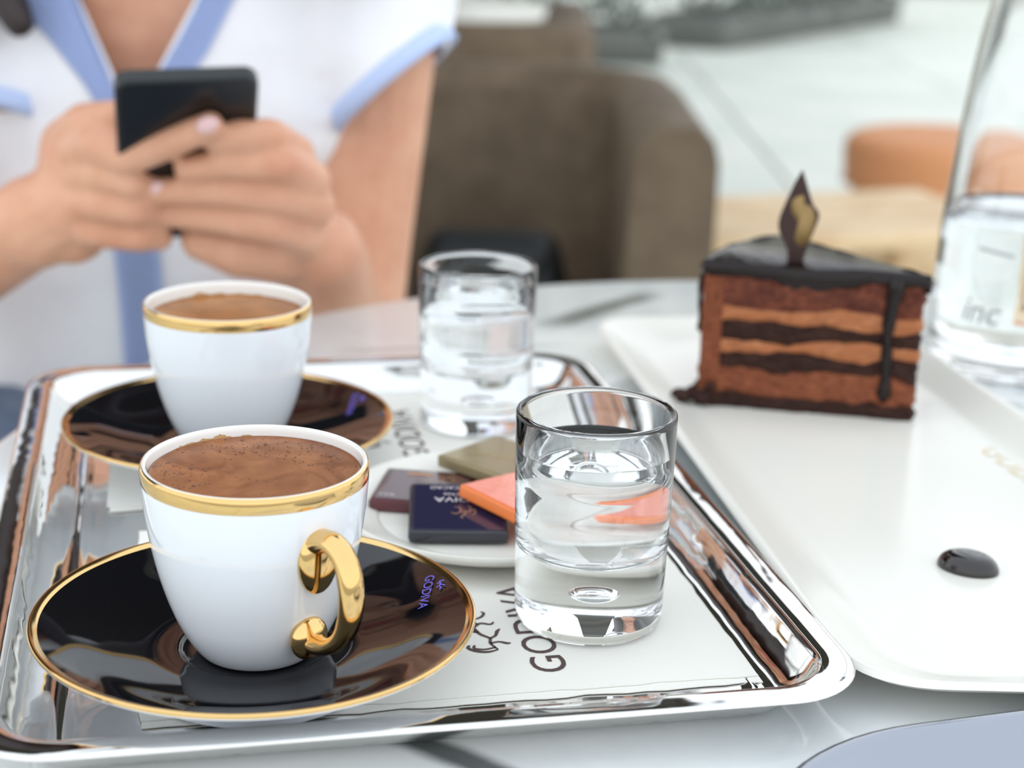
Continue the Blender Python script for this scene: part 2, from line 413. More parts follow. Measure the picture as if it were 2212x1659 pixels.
# ------------------------------------------------------------------ round marble table
tb = thing('marble_table', 'round white marble cafe table with grey veins under the tray', 'table', (TC[0], TC[1], 0))
bm = lathe_bm([(0, Z0 - 0.022), (TR - 0.012, Z0 - 0.022), (TR - 0.003, Z0 - 0.019), (TR, Z0 - 0.012), (TR, Z0 - 0.006), (TR - 0.002, Z0 - 0.0015), (TR - 0.006, Z0), (0, Z0)], 160)
sharp(from_bm('table_top', bm, M['marble'], tb), 30)
bm = lathe_bm(smooth_prof([(0.0, Z0 - 0.022), (0.13, Z0 - 0.024), (0.05, Z0 - 0.04), (0.032, Z0 - 0.1), (0.030, 0.2), (0.04, 0.06)], 5) , 40)
from_bm('pedestal', bm, M['iron'], tb)
bm = lathe_bm([(0, 0.012), (0.21, 0.012), (0.22, 0.02), (0.20, 0.032), (0.06, 0.05), (0.035, 0.07), (0, 0.07)], 60)
from_bm('base', bm, M['iron'], tb)

# ------------------------------------------------------------------ steel tray
TA = math.radians(12.4); CU, CV = 0.0679, 0.5499
def uv(u, v, z=0.0):
    return Vector((u * math.cos(TA) - v * math.sin(TA), u * math.sin(TA) + v * math.cos(TA), z))
tr = thing('serving_tray', 'polished steel serving tray carrying both coffees', 'tray', T(*uv(CU, CV, 0)), TA)
def tray_rings(w, d, r_, prof):
    return [[(x, y, z) for (x, y) in rrect(w - 2 * i, d - 2 * i, max(r_ - i * 0.75, 0.004), 12)] for (i, z) in prof]
prof = [(0.0265, 0.0004), (0.024, 0.0006), (0.018, 0.0030), (0.0130, 0.0085), (0.0112, 0.0130), (0.0098, 0.0144), (0.0012, 0.0150), (0.0, 0.0154), (0.0002, 0.0160), (0.0010, 0.0164), (0.0034, 0.0165), (0.0060, 0.0165), (0.0084, 0.0164), (0.0096, 0.0157), (0.0105, 0.0142), (0.0128, 0.0102), (0.0165, 0.0066), (0.0210, 0.0047), (0.0242, 0.0042), (0.0250, 0.0046), (0.0262, 0.0048), (0.0275, 0.0043), (0.029, 0.0042)]
bm = bmesh.new(); loft(bm, tray_rings(0.243, 0.341, 0.026, prof))
sharp(from_bm('tray_body', bm, M['steel'], tr), 50)

# paper napkins on the tray (tray coordinates)
def napkin(label, u0, u1, v0, v1, ztop, seed, layers=2):
    o = thing('paper_napkin', label, 'napkin', T(0, 0, 0), 0, 'paper napkins on the tray')
    for L in range(layers):
        bm = bmesh.new(); nu, nv = 30, 24
        off = 0.0035 * L
        top = []
        for i in range(nu + 1):
            row = []
            for j in range(nv + 1):
                fu, fv = i / nu, j / nv
                u = u0 + (u1 - u0) * fu + off * 0.3; v = v0 - off * (1 if layers > 1 else 0) + (v1 - v0) * fv
                nz = noise.noise((u * 40 + seed, v * 40, L)) * 0.00025
                edge = min(fv, fu, 1 - fu, 1 - fv)
                if fv < 0.02: v += noise.noise((u * 90, seed, L)) * 0.0015
                if fu < 0.02 or fu > 0.98: u += noise.noise((v * 90, seed, L)) * 0.0010
                z = ztop - 0.0004 * L + (nz if edge > 0.01 else 0) * 0.4
                p = uv(u, v, z); row.append(p)
            top.append(row)
        vt = [[bm.verts.new(p) for p in r_] for r_ in top]
        vb = [[bm.verts.new(p - Vector((0, 0, 0.0003))) for p in r_] for r_ in top]
        for i in range(nu):
            for j in range(nv):
                bm.faces.new((vt[i][j], vt[i + 1][j], vt[i + 1][j + 1], vt[i][j + 1]))
                bm.faces.new((vb[i][j], vb[i][j + 1], vb[i + 1][j + 1], vb[i + 1][j]))
        for i in range(nu):
            bm.faces.new((vt[i][0], vb[i][0], vb[i + 1][0], vt[i + 1][0])); bm.faces.new((vt[i][nv], vt[i + 1][nv], vb[i + 1][nv], vb[i][nv]))
        for j in range(nv):
            bm.faces.new((vt[0][j], vt[0][j + 1], vb[0][j + 1], vb[0][j])); bm.faces.new((vt[nu][j], vb[nu][j], vb[nu][j + 1], vt[nu][j + 1]))
        sharp(from_bm('napkin_ply', bm, M['napkin'], o), 40)
    return o
np1 = napkin('white printed paper napkin under the nearer cup and water glass', -0.0085, 0.1665, 0.4165, 0.553, 0.0051, 3.0)
np2 = napkin('white paper napkin under the farther cup and water glass', -0.0195, 0.1640, 0.5775, 0.700, 0.0052, 9.0)
vdir = uv(0, 1); udir = uv(1, 0)
def napkin_print(np_, c_uv, z, flip=1):
    c = uv(*c_uv, z)
    text_obj('lettering', 'GODIVA', M['print_brown'], 0.0620, frame(c, vdir * flip, -udir * flip), np_, height=0.0105)
    # rider-on-horse emblem, drawn with pen strokes; +y points away from the lettering
    mw = frame(c + (-udir * 0.0155 * flip), vdir * flip, -udir * flip)
    s = 0.00112
    def L(*p): return [(a * s, b * s, w) for a, b, w in p]
    strokes_obj('emblem', [
        L((-13, -2.5, .6), (-9, -1.2, 1), (-6, -1.6, 1), (-3, 0.5, 1.2), (1, 1.6, 1), (4, 3.4, .7)),
        L((-13, -2.5, .6), (-14, 0.5, 1.3), (-13, 3.5, 1.5), (-11, 5.2, 1.2), (-9.5, 4.6, .8)),
        L((-11.5, -2.2, .8), (-12.4, 1.0, 1), (-11.4, 3.6, 1), (-9.6, 3.2, .8)),
        L((-9, -1.2, 1), (-8.4, -3.6, 1), (-9.6, -5.6, 1.4), (-9.4, -6.6, .6)),
        L((-6, -1.6, 1), (-4.6, -3.4, 1), (-2.0, -4.4, 1.2), (-0.6, -5.4, .6)),
        L((1, 1.6, 1), (3.6, -0.8, 1.1), (2.6, -3.4, 1), (4.0, -4.6, .6)),
        L((-1, 1.3, 1), (0.2, 4.2, 1.1), (1.8, 6.0, 1), (0.6, 7.2, .7)),
        L((3.0, 0.2, 1), (6.0, 1.4, 1), (8.4, 3.4, .9), (10.6, 3.2, .6)),
        L((6.0, 1.4, .8), (7.4, -1.6, 1), (9.8, -3.0, 1), (11.0, -2.4, .6)),
        L((-2.0, 0.8, .9), (-1.4, 3.0, .7), (-3.0, 4.8, .6))], M['print_brown'], mw, 0.00095, np_)
napkin_print(np1, (0.1085, 0.4585), 0.0052)
napkin_print(np2, (0.0985, 0.6450), 0.0053)

# ------------------------------------------------------------------ saucers, cups, coffee
SB = 0.0053                                     # saucer foot height above the table
def make_saucer(label, x, y, paz):
    o = thing('saucer', label, 'saucer', T(x, y, SB), 0, 'black saucers with gold rims')
    Rs = 0.0622; zr = 0.0192
    up_ = smooth_prof([(0.0, 0.0082), (0.012, 0.0082), (0.0195, 0.0083), (0.0215, 0.0092), (0.0235, 0.0093), (0.030, 0.0098), (0.042, 0.0128), (0.053, 0.0166), (0.0594, 0.0187)], 6)
    from_bm('well', lathe_bm([(max(a, 0), b) for a, b in up_], 128), M['black_glaze'], o)
    rim = smooth_prof([(0.0594, 0.0187), (0.0606, 0.0193), (0.0616, 0.0196), (0.0622, 0.0192), (0.0622, 0.0184)], 5)
    from_bm('gold_rim', lathe_bm(rim, 128), M['gold'], o)
    und = smooth_prof([(0.0622, 0.0184), (0.0614, 0.0176), (0.056, 0.0152), (0.044, 0.0100), (0.036, 0.0058), (0.0335, 0.0030), (0.0330, 0.0)], 5) + [(0.0295, 0.0), (0.0285, 0.0040), (0.0, 0.0050)]
    from_bm('underside', lathe_bm(und, 128), M['porcelain'], o)
    a = math.radians(paz); ra = Vector((math.cos(a), math.sin(a), 0)); sl = 0.345
    ta = Vector((-0.08, -1, 0)); ta.z = sl * ta.dot(ra); yd = Vector((1, -0.08, 0)); yd.z = sl * yd.dot(ra)
    text_obj('lettering', 'GODIVA', M['print_violet_glint'], 0.0175, frame(ra * 0.0520 + Vector((0, 0, 0.01656)), ta, yd), o, height=0.0029, thick=0.0002)
    mw = frame(ra * 0.0562 + Vector((0, 0, 0.0179)), ta, yd) @ Matrix.Translation((0, 0, 0.00025)); q = 0.00026
    strokes_obj('emblem', [[(-8 * q, -2 * q), (-4 * q, 1 * q), (1 * q, 0), (5 * q, 3 * q)], [(-4 * q, 1 * q), (-5 * q, -4 * q)], [(1 * q, 0), (3 * q, -4 * q)], [(-1 * q, 1 * q), (0, 5 * q), (2 * q, 6 * q)], [(-8 * q, -2 * q), (-10 * q, 2 * q), (-8 * q, 4 * q)], [(5 * q, 3 * q), (9 * q, 1 * q)]], M['print_violet_glint'], mw, 0.0004, o)
    return o
S1 = (-0.0705, 0.4347); S2 = (-0.1071, 0.6082)
make_saucer('black gold-rimmed saucer under the nearer coffee cup', *S1, 25)
make_saucer('black gold-rimmed saucer under the farther coffee cup', *S2, 32)
CB = SB + 0.0084                                # cup foot
CH = 0.0700 - CB
cup_prof = [(0.0150, 0.0), (0.0166, 0.0008), (0.0196, 0.0050), (0.0228, 0.0115), (0.0258, 0.0200), (0.0283, 0.0300), (0.0300, 0.0400), (0.0309, 0.0490), (0.0311, CH - 0.0045)]
def make_cup(label, x, y, haz, clevel, foam, clabel, seed):
    o = thing('coffee_cup', label, 'cup', T(x, y, CB), 0, 'white espresso cups')
    outer = smooth_prof(cup_prof, 5)
    from_bm('cup_wall', lathe_bm([(0.0, 0.0014), (0.0135, 0.0014), (0.0140, 0.0)] + outer, 128), M['porcelain'], o)
    band = [(0.0311, CH - 0.0045), (0.03115, CH - 0.0044), (0.0312, CH - 0.0025), (0.0312, CH - 0.0010), (0.0309, CH - 0.0003), (0.0305, CH - 0.0001)]
    from_bm('gold_band', lathe_bm(band, 128), M['gold'], o)
    inner = [(0.0305, CH - 0.0001), (0.0300, CH + 0.0), (0.0294, CH - 0.0006), (0.0290, CH - 0.003), (0.0286, CH - 0.010), (0.0270, CH - 0.022), (0.0225, CH - 0.038), (0.0140, CH - 0.048), (0.0, CH - 0.050)]
    ins = from_bm('cup_inside', lathe_bm(smooth_prof(inner, 5), 128), M['cup_inside'], o)
    # crema tide mark on the far inner wall
    bm = bmesh.new(); zl = clevel - CB - Z0 * 0; n = 44; lo, hi = [], []
    for k in range(n + 1):
        a = math.radians((98 if seed == 1 else 68) + (58 if seed == 1 else 85) * k / n)
        h = (0.0012 + 0.0016 * noise.noise((k * 0.16, seed, 0)) + 0.0005 * noise.noise((k * 0.9, seed, 5))) * math.sin(PI * k / n) ** 0.5
        def rad(z): return 0.0289 - 0.0004 * (CH - 0.003 - z) / 0.007 - 0.00012
        lo.append(bm.verts.new((rad(zl - 0.001) * math.cos(a), rad(zl - 0.001) * math.sin(a), zl - 0.001)))
        zz = min(zl + h, CH - 0.0012)
        hi.append(bm.verts.new((rad(zz) * math.cos(a), rad(zz) * math.sin(a), zz)))
    for k in range(n): bm.faces.new((lo[k], lo[k + 1], hi[k + 1], hi[k]))
    from_bm('crema_stain', bm, M['stain'], ins)
    # handle: gold ear with a thumb-rest scroll and a hooked lower end
    ch, sh = math.cos(haz), math.sin(haz)
    def hp(r_, t_, z): return Vector((r_ * ch - t_ * sh, r_ * sh + t_ * ch, z))
    pts = [(0.0290, 0, 0.0410), (0.0320, 0, 0.0425), (0.0365, 0, 0.0432), (0.0415, 0, 0.0405), (0.0440, 0, 0.0345), (0.0442, 0, 0.0280), (0.0425, 0, 0.0215), (0.0390, 0, 0.0165), (0.0340, 0, 0.0130), (0.0290, 0, 0.0115), (0.0250, 0, 0.0118)]
    rad_ = [0.0052, 0.0042, 0.0036, 0.0035, 0.0037, 0.0037, 0.0034, 0.0031, 0.0030, 0.0034, 0.0036]
    sm = smooth_prof([p + (q,) for p, q in zip(pts, rad_)], 5)
    bm = bmesh.new()
    add_tube(bm, [hp(*p[:3]) for p in sm], [p[3] for p in sm], 18, flat=(0.78, 1.0))
    hd = from_bm('handle', bm, M['gold'], o)
    bm = bmesh.new()                              # upper scroll hugging the wall
    add_ball(bm, hp(0.0293, 0, 0.0365), (0.0035, 0.0062, 0.0098), Matrix.Rotation(haz, 3, 'Z'), 24, 16)
    from_bm('scroll', bm, M['gold'], hd)
    bm = bmesh.new()                              # lower hook hugging the wall
    add_ball(bm, hp(0.0250, 0, 0.0122), (0.0035, 0.0058, 0.0062), Matrix.Rotation(haz, 3, 'Z'), 24, 16)
    from_bm('hook', bm, M['gold'], hd)
    # coffee, a slightly domed disc of liquid that fills the cup
    zl = clevel - CB
    rr = 0.0289 - 0.0004 * (CH - 0.003 - zl) / 0.007
    liq = smooth_prof([(0.0, zl), (rr * 0.6, zl), (rr * 0.93, zl + 0.0001), (rr - 0.0001, zl + 0.0006)], 4) + [(rr - 0.0009, zl - 0.008), (0.0255, zl - 0.018), (0.0, zl - 0.020)]
    c = thing('coffee', clabel, 'coffee', T(x, y, CB), 0, 'coffee in the cups')
    from_bm('crema', lathe_bm([(max(a, 0), b) for a, b in liq], 96), foam, c)
    if seed == 1:
        bm = bmesh.new(); rnd = random.Random(4)
        for _ in range(420):
            a = rnd.uniform(0, 2 * PI); r_ = rr * (0.98 - 0.55 * rnd.random() ** 2.2)
            if not (-0.9 < a < 2.4 or 2.9 < a < 4.0): continue
            q = rnd.choice((0.00016, 0.00020, 0.00026, 0.00034, 0.0006 if rnd.random() < 0.25 else 0.00024))
            add_ball(bm, (r_ * math.cos(a), r_ * math.sin(a), zl + 0.00005), (q, q, q * 0.7), None, 8, 5)
        b_ = from_bm('foam_bubbles', bm, M['bubble'], c); b_['kind'] = 'stuff'
    return o
make_cup('white gold-handled coffee cup, nearest the camera', S1[0] + 0.0008, S1[1] - 0.0006, math.radians(-48), 0.0664, M['crema_front'], 'foamy brown coffee filling the nearer cup', 1)
make_cup('white gold-banded coffee cup farther back on the tray', S2[0] + 0.0003, S2[1] + 0.0003, math.radians(70), 0.0645, M['crema_back'], 'smooth brown coffee in the farther cup', 5)

# ------------------------------------------------------------------ water glasses
def make_glass(label, wlabel, x, y, lvl):
    zb = 0.0053; h = 0.0731 - zb; R_ = 0.0242
    o = thing('shot_glass', label, 'glass', T(x, y, zb), 0, 'small water glasses')
    outer = [(0.0, 0.0006), (0.0195, 0.0003), (0.0215, 0.0006), (0.0226, 0.0020), (0.0229, 0.0045), (0.0232, 0.02), (R_ - 0.0002, 0.05), (R_, h - 0.002), (R_ - 0.0001, h - 0.0008), (R_ - 0.0009, h)]
    ib = 0.0235
    inner = [(R_ - 0.0017, h - 0.0008), (R_ - 0.0019, h - 0.002), (0.0216, 0.045), (0.0211, ib + 0.006), (0.0203, ib + 0.0025), (0.0175, ib + 0.0004), (0.010, ib - 0.0010), (0.0, ib - 0.0014)]
    from_bm('glass_wall', lathe_bm(outer + inner, 128), M['glass'], o)
    # air bubble sealed in the thick base
    bm = bmesh.new(); add_ball(bm, (0.001, -0.001, 0.0118), (0.0052, 0.0052, 0.0024), None, 32, 18)
    for f in bm.faces: f.normal_flip()
    me = bpy.data.meshes.new('air_bubble'); bm.to_mesh(me); bm.free(); me.materials.append(M['glass'])
    for p in me.polygons: p.use_smooth = True
    link('air_bubble', me, o)
    zl = lvl - zb
    e = 0.00008
    wp = [(0.0, ib - 0.0014 - e), (0.010, ib - 0.0010 - e), (0.0175 + e, ib + 0.0004 - e), (0.0203 + e, ib + 0.0025 - e), (0.0211 + e, ib + 0.006), (0.0216 + e, 0.045)]
    rl = 0.0216 + (R_ - 0.0019 - 0.0216) * (zl - 0.045) / (h - 0.002 - 0.045)
    wp += [(rl + e, zl + 0.0009), (rl - 0.0004, zl + 0.0005), (rl - 0.0012, zl + 0.0001), (rl - 0.003, zl), (0.0, zl)]
    w_ = thing('water', wlabel, 'water', T(x, y, zb), 0, 'water in the glasses')
    from_bm('water_body', lathe_bm(wp, 128), M['water'], w_)
make_glass('thick-bottomed clear water glass beside the chocolates, nearer one', 'clear water in the nearer glass', 0.0256, 0.4786, 0.0600)
make_glass('blurred clear water glass behind the chocolates, farther one', 'clear water in the farther glass', -0.0151, 0.6684, 0.0655)

# ------------------------------------------------------------------ dish of chocolates
DX, DY, DR = -0.0065, 0.5525, 0.0535
ds = thing('small_dish', 'small round white dish holding the wrapped chocolates', 'dish', T(DX, DY, 0.0052))
pr = smooth_prof([(0.0, 0.0042), (0.036, 0.0042), (0.0395, 0.0046), (0.047, 0.0075), (0.0518, 0.0098), (0.0530, 0.0100), (DR, 0.0094), (0.0532, 0.0082), (0.049, 0.0052), (0.041, 0.0018), (0.037, 0.0002)], 5) + [(0.034, 0.0), (0.033, 0.0016), (0.0, 0.0018)]
from_bm('dish_body', lathe_bm([(max(a, 0), b) for a, b in pr], 112), M['plate_white'], ds)
def chocolate(label, c, xdir, tilt, wrap, top, size=(0.033, 0.033, 0.0045)):
    """c = centre of the underside; tilt = (about x, about y)"""
    x = Vector((math.cos(xdir), math.sin(xdir), 0)); y = Vector((-math.sin(xdir), math.cos(xdir), 0))
    mw = Matrix.Translation(T(*c)) @ Matrix.Rotation(xdir, 4, 'Z') @ Matrix.Rotation(tilt[0], 4, 'X') @ Matrix.Rotation(tilt[1], 4, 'Y')
    o = bpy.data.objects.new('wrapped_chocolate', None); COL.objects.link(o); o.empty_display_size = 0.01
    o.matrix_world = mw
    tag(o, label, 'chocolate', 'wrapped chocolate squares on the dish')
    sx, sy, sz = size
    bm = bmesh.new(); add_box(bm, (0, 0, sz / 2), (sx, sy, sz), bevel=0.0006, seg=3)
    bmesh.ops.subdivide_edges(bm, edges=bm.edges, cuts=2, use_grid_fill=True)
    for v in bm.verts:
        v.co.z += noise.noise(v.co * 300 + Vector(c) * 99) * 0.00022
    sharp(from_bm('wrapper', bm, wrap, o), 40)
    bm = bmesh.new(); add_box(bm, (0, 0, sz + 0.00015), (sx - 0.0022, sy - 0.0022, 0.0003), bevel=0.00012, seg=1)
    from_bm('wrapper_top', bm, top, o, smooth=False)
    for s_ in (-1, 1):                            # folded ends of the wrapper
        bm = bmesh.new(); add_box(bm, (s_ * (sx / 2 + 0.0001), 0, sz * 0.52), (0.0005, sy * 0.96, sz * 0.62), bevel=0.0002, seg=1)
        from_bm('end_fold', bm, wrap, o, smooth=False)
    return o
M['wrap_navy_sheen'] = mat('navy_wrapper_sheen', rgb(40, 38, 66), 0.12, coat=0.6)  # navy wrapper top with the violet-blue it reflects painted in
M['wrap_maroon_top'] = mat('maroon_wrapper_top', rgb(72, 34, 42), 0.16, coat=0.5)
M['wrap_gold_top'] = mat('taupe_gold_wrapper_top', rgb(168, 150, 116), 0.28, metal=0.5)
zc = 0.0096
c1 = chocolate('maroon wrapped chocolate marked 72, under the navy one', (-0.0305, 0.5665, zc), math.radians(-7), (0.0, 0.0), M['wrap_maroon'], M['wrap_maroon_top'])
c2 = chocolate('navy wrapped chocolate with upside-down white lettering, on the dish front', (-0.0172, 0.5395, 0.0127), math.radians(3), (0.157, 0.0), M['wrap_navy'], M['wrap_navy_sheen'])
c3 = chocolate('dull gold wrapped chocolate at the back of the dish', (-0.0035, 0.5875, 0.0147), math.radians(-41), (0.0, 0.0), M['wrap_gold'], M['wrap_gold_top'])
c4 = chocolate('orange wrapped chocolate lying across the navy one', (0.0056, 0.5440, 0.0166), math.radians(-42), (-0.086, 0.095), M['wrap_orange'], M['wrap_orange_sheen'])
zt = 0.0045 + 0.00035
def print_on(o, body, w_, cx, cy, ang, mt, h=None):
    x = Vector((math.cos(ang), math.sin(ang), 0)); y = Vector((-math.sin(ang), math.cos(ang), 0))
    t_ = text_obj('lettering', body, mt, w_, frame((cx, cy, zt), x, y), o, height=h); return t_
def rider(o, cx, cy, ang, mt, sc, w_):
    mw = frame((cx, cy, zt), Vector((math.cos(ang), math.sin(ang), 0)), Vector((-math.sin(ang), math.cos(ang), 0)))
    q = sc
    strokes_obj('emblem', [[(-6 * q, 0), (-3 * q, 3 * q), (2 * q, 3 * q), (5 * q, 6 * q)], [(-6 * q, 0), (-7 * q, 4 * q), (-5 * q, 7 * q)], [(-3 * q, 3 * q), (-4 * q, -2 * q), (-2 * q, -4 * q)], [(2 * q, 3 * q), (3 * q, -2 * q), (6 * q, -3 * q)], [(-1 * q, 3 * q), (0, 7 * q), (2 * q, 9 * q), (1 * q, 11 * q)], [(5 * q, 6 * q), (8 * q, 4 * q)]], mt, mw, w_, o)
print_on(c2, 'COCOA-CACAO', 0.0215, 0.0012, 0.0128, PI, M['print_white'], 0.0021)
print_on(c2, 'Belgium 1926', 0.0150, 0.0025, 0.0085, PI, M['print_white'], 0.0019)
print_on(c2, 'GODIVA', 0.0205, 0.0020, 0.0045, PI, M['print_white'], 0.0030)
rider(c2, 0.0020, -0.0020, PI, M['print_bronze'], 0.00055, 0.0003)
print_on(c1, '72%', 0.0058, -0.0112, -0.0118, 0.05, M['print_white'], 0.0022)
strokes_obj('label_bar', [[(-0.0080, 0.0108), (0.0012, 0.0108)]], M['print_bronze'], frame((0, 0, zt), (1, 0, 0), (0, 1, 0)), 0.0022, c1)
rider(c1, 0.0080, 0.0070, 0.0, M['print_bronze'], 0.0006, 0.0003)
M['print_peach'] = mat('peach_print', rgb(250, 190, 160), 0.4)
print_on(c4, 'GODIVA', 0.0205, -0.001, 0.003, PI * 0.5, M['print_peach'], 0.0030)
rider(c4, -0.0075, 0.0, PI * 0.5, M['print_peach'], 0.0006, 0.0003)
M['print_dullgold'] = mat('dull_gold_print', rgb(204, 178, 118), 0.3, metal=0.6)
print_on(c3, 'GODIVA', 0.0205, 0.001, -0.002, 0.4, M['print_dullgold'], 0.0030)

# ------------------------------------------------------------------ long white plate with the cake
pl = thing('dessert_plate', 'long white rectangular dessert plate holding the cake slice', 'plate', T(0, 0, 0))
quad = [Vector((0.2630, 0.4240)), Vector((0.1880, 0.838)), Vector((0.0380, 0.820)), Vector((0.0985, 0.4225))]
def quad_ring(inset, r_, z, n=10):
    q = quad; N = 4; off = []
    for i in range(N):
        a, b, c = q[i - 1], q[i], q[(i + 1) % N]
        e0 = (b - a).normalized(); e1 = (c - b).normalized()
        n0 = Vector((-e0.y, e0.x)); n1 = Vector((-e1.y, e1.x))
        bis = (n0 + n1).normalized(); off.append(b + bis * (inset / max(bis.dot(n0), 0.2)))
    out = []
    for i in range(N):
        a, b, c = off[i - 1], off[i], off[(i + 1) % N]
        d0 = (a - b).normalized(); d1 = (c - b).normalized()
        p0 = b + d0 * r_; p1 = b + d1 * r_
        for k in range(n + 1):
            t_ = k / n
            p = p0 * (1 - t_) ** 2 + b * 2 * t_ * (1 - t_) + p1 * t_ ** 2
            out.append((p.x, p.y, z))
    return out
pp = [(0.034, 0.0, .020), (0.030, 0.0, .022), (0.028, 0.0020, .024), (0.012, 0.0066, .024), (0.002, 0.0106, .026), (0.0, 0.0122, .026), (0.0008, 0.0132, .026), (0.0028, 0.0134, .026), (0.0050, 0.0124, .025), (0.013, 0.0086, .022), (0.0185, 0.0066, .019), (0.022, 0.0060, .017), (0.026, 0.0058, .015)]
bm = bmesh.new(); loft(bm, [quad_ring(i, r_, z) for i, z, r_ in pp])
sharp(from_bm('plate_body', bm, M['plate_white'], pl), 50)
text_obj('lettering', 'GODIVA', M['print_gold'], 0.062, frame((0.2030, 0.622, 0.0059), (0.20, -0.98, 0), (0.98, 0.20, 0)), pl, height=0.0130)
PZ = 0.0058
# the glossy drop of sauce
dr = thing('chocolate_drop', 'glossy dark oval drop of chocolate sauce on the white plate', 'sauce', T(0.1552, 0.5252, PZ), math.radians(-32))
bm = lathe_bm(smooth_prof([(0.0104, 0.0), (0.0103, 0.0012), (0.0088, 0.0030), (0.0058, 0.0042), (0.0, 0.0046)], 6) + [], 64, cap0=True)
bmesh.ops.scale(bm, vec=(1.0, 0.78, 1.25), verts=bm.verts)
from_bm('drop_body', bm, M['sauce'], dr)

# cake slice: wedge layers round the tip C
CT = Vector((0.1735, 0.6845)); A0, A1 = math.radians(122), math.radians(170)
ck = thing('cake_slice', 'layered chocolate cake slice with dark glaze on the white plate', 'cake', T(CT.x, CT.y, PZ))
def wob(x, y, l): return noise.noise((x * 55, y * 55, l * 7.3)) * 0.0032 + noise.noise((x * 160, y * 160, l * 3.1)) * 0.0013
def wedge_outline(Ri, Ro, n=34, na=16, tip=0.004):
    """closed outline: near cut face tip->crust, crust arc, far cut face back to the tip"""
    out = []
    def P(a, r_): return Vector((math.cos(a) * r_, math.sin(a) * r_))
    for k in range(n + 1): out.append((P(A1, Ri + (Ro - Ri) * k / n), Vector((math.sin(A1), -math.cos(A1)))  * -1))
    for k in range(1, na): a = A1 + (A0 - A1) * k / na; out.append((P(a, Ro), P(a, 1)))
    for k in range(n, -1, -1): out.append((P(A0, Ri + (Ro - Ri) * k / n), Vector((math.sin(A0), -math.cos(A0)))))
    if Ri > 0.02:
        for k in range(1, na): a = A0 + (A1 - A0) * k / na; out.append((P(a, Ri), -P(a, 1)))
    return out
def cake_layer(name, z0, z1, l0, l1, mt, Ri=0.003, Ro=0.0855, proud=0.0, rough=0.0019, rows=7):
    ol = wedge_outline(Ri, Ro); bm = bmesh.new(); rings = []
    for r_ in range(rows + 1):
        t_ = r_ / rows; ring = []
        bul = math.sin(PI * t_) * 0.0006
        for (p, nn) in ol:
            za = z0 + (wob(p.x, p.y, l0) if l0 else 0); zb = z1 + (wob(p.x, p.y, l1) if l1 else 0)
            z = za + (zb - za) * t_
            d = proud + bul + rough * noise.noise((p.x * 170, p.y * 170, z * 300)) + rough * 0.6 * noise.noise((p.x * 600, p.y * 600, z * 600))
            q = p + nn * d; ring.append((q.x, q.y, z))
        rings.append(ring)
    loft(bm, rings)
    o = from_bm(name, bm, mt, ck); sharp(o, 50); return o
cake_layer('crumb_base', 0.0, 0.0058, 0, 1, M['sponge'], Ro=0.0955, proud=0.0006, rough=0.0016)
cake_layer('mousse_layer', 0.0056, 0.0178, 1, 2, M['mousse'])
cake_layer('sponge_layer', 0.0178, 0.0254, 2, 3, M['sponge'], proud=-0.0002, rough=0.0020)
cake_layer('cream_layer', 0.0254, 0.0308, 3, 4, M['cream'], proud=0.0003, rough=0.0009)
cake_layer('sponge_layer', 0.0308, 0.0388, 4, 5, M['sponge'], proud=-0.0002, rough=0.0020)
cake_layer('cream_layer', 0.0388, 0.0452, 5, 6, M['cream'], proud=0.0003, rough=0.0009)
cake_layer('mousse_layer', 0.0452, 0.0575, 6, 7, M['mousse_dark'], proud=0.0002)
cake_layer('outer_mousse', 0.0056, 0.0575, 1, 7, M['mousse'], Ri=0.0855, Ro=0.0940, rows=14)
# crumbs pushed out at the crust foot
bm = bmesh.new(); rnd = random.Random(2)
for k in range(46):
    a = A1 + rnd.uniform(-0.10, 0.05); r_ = rnd.uniform(0.088, 0.1035); s_ = rnd.uniform(0.0014, 0.0032)
    add_ball(bm, (math.cos(a) * r_, math.sin(a) * r_, s_ * 0.8 + max(0, (0.1035 - r_)) * rnd.uniform(0, 0.55)), (s_, s_ * rnd.uniform(.7, 1.1), s_ * rnd.uniform(.6, .9)), None, 8, 6)
remeshed('crumb_heap', bm, 0.0007, M['sponge'], ck, 1)['kind'] = 'stuff'
# glaze with rounded edge and drips
ol = wedge_outline(0.0, 0.0945); bm = bmesh.new(); rings = []
for (z, d) in ((0.0568, -0.0008), (0.0572, 0.0008), (0.0590, 0.0016), (0.0615, 0.0016), (0.0632, 0.0006), (0.0640, -0.0014)):
    rings.append([((p + nn * (d + 0.0007 * noise.noise((p.x * 130, p.y * 130, z * 90)))).x, (p + nn * d).y, z + (wob(p.x, p.y, 7) * (1.6 if z < 0.058 else 0.35))) for (p, nn) in ol])
loft(bm, rings); sharp(from_bm('glaze', bm, M['glaze'], ck), 60)
nf = Vector((-math.sin(A1), math.cos(A1))) * 1
fn = Vector((math.sin(A1), -math.cos(A1))) * -1
def drip(name, r_, a, nn, ztop, zbot, w_):
    bm = bmesh.new(); b = Vector((math.cos(a), math.sin(a))) * r_; pts, rd = [], []
    for k in range(15):
        t_ = k / 14; z = ztop + (zbot - ztop) * t_
        q = b + nn * 0.0007 + Vector((math.cos(a), math.sin(a))) * (0.0012 * math.sin(t_ * 5) + 0.003 * t_)
        pts.append((q.x, q.y, z)); rd.append(w_ * (1.25 - 0.45 * min(1, t_ * 2.2) + 0.12 * math.sin(t_ * 23) + (0.25 if t_ > 0.86 else 0)) * (0.35 if k == 14 else 1))
    add_tube(bm, pts, rd, 12); return from_bm(name, bm, M['glaze'], ck)
drip('glaze_drip', 0.0135, A1, fn, 0.0615, 0.0075, 0.0030)
drip('glaze_drip', 0.0935, A1 - 0.10, Vector((math.cos(A1 - .1), math.sin(A1 - .1))), 0.0610, 0.030, 0.0014)
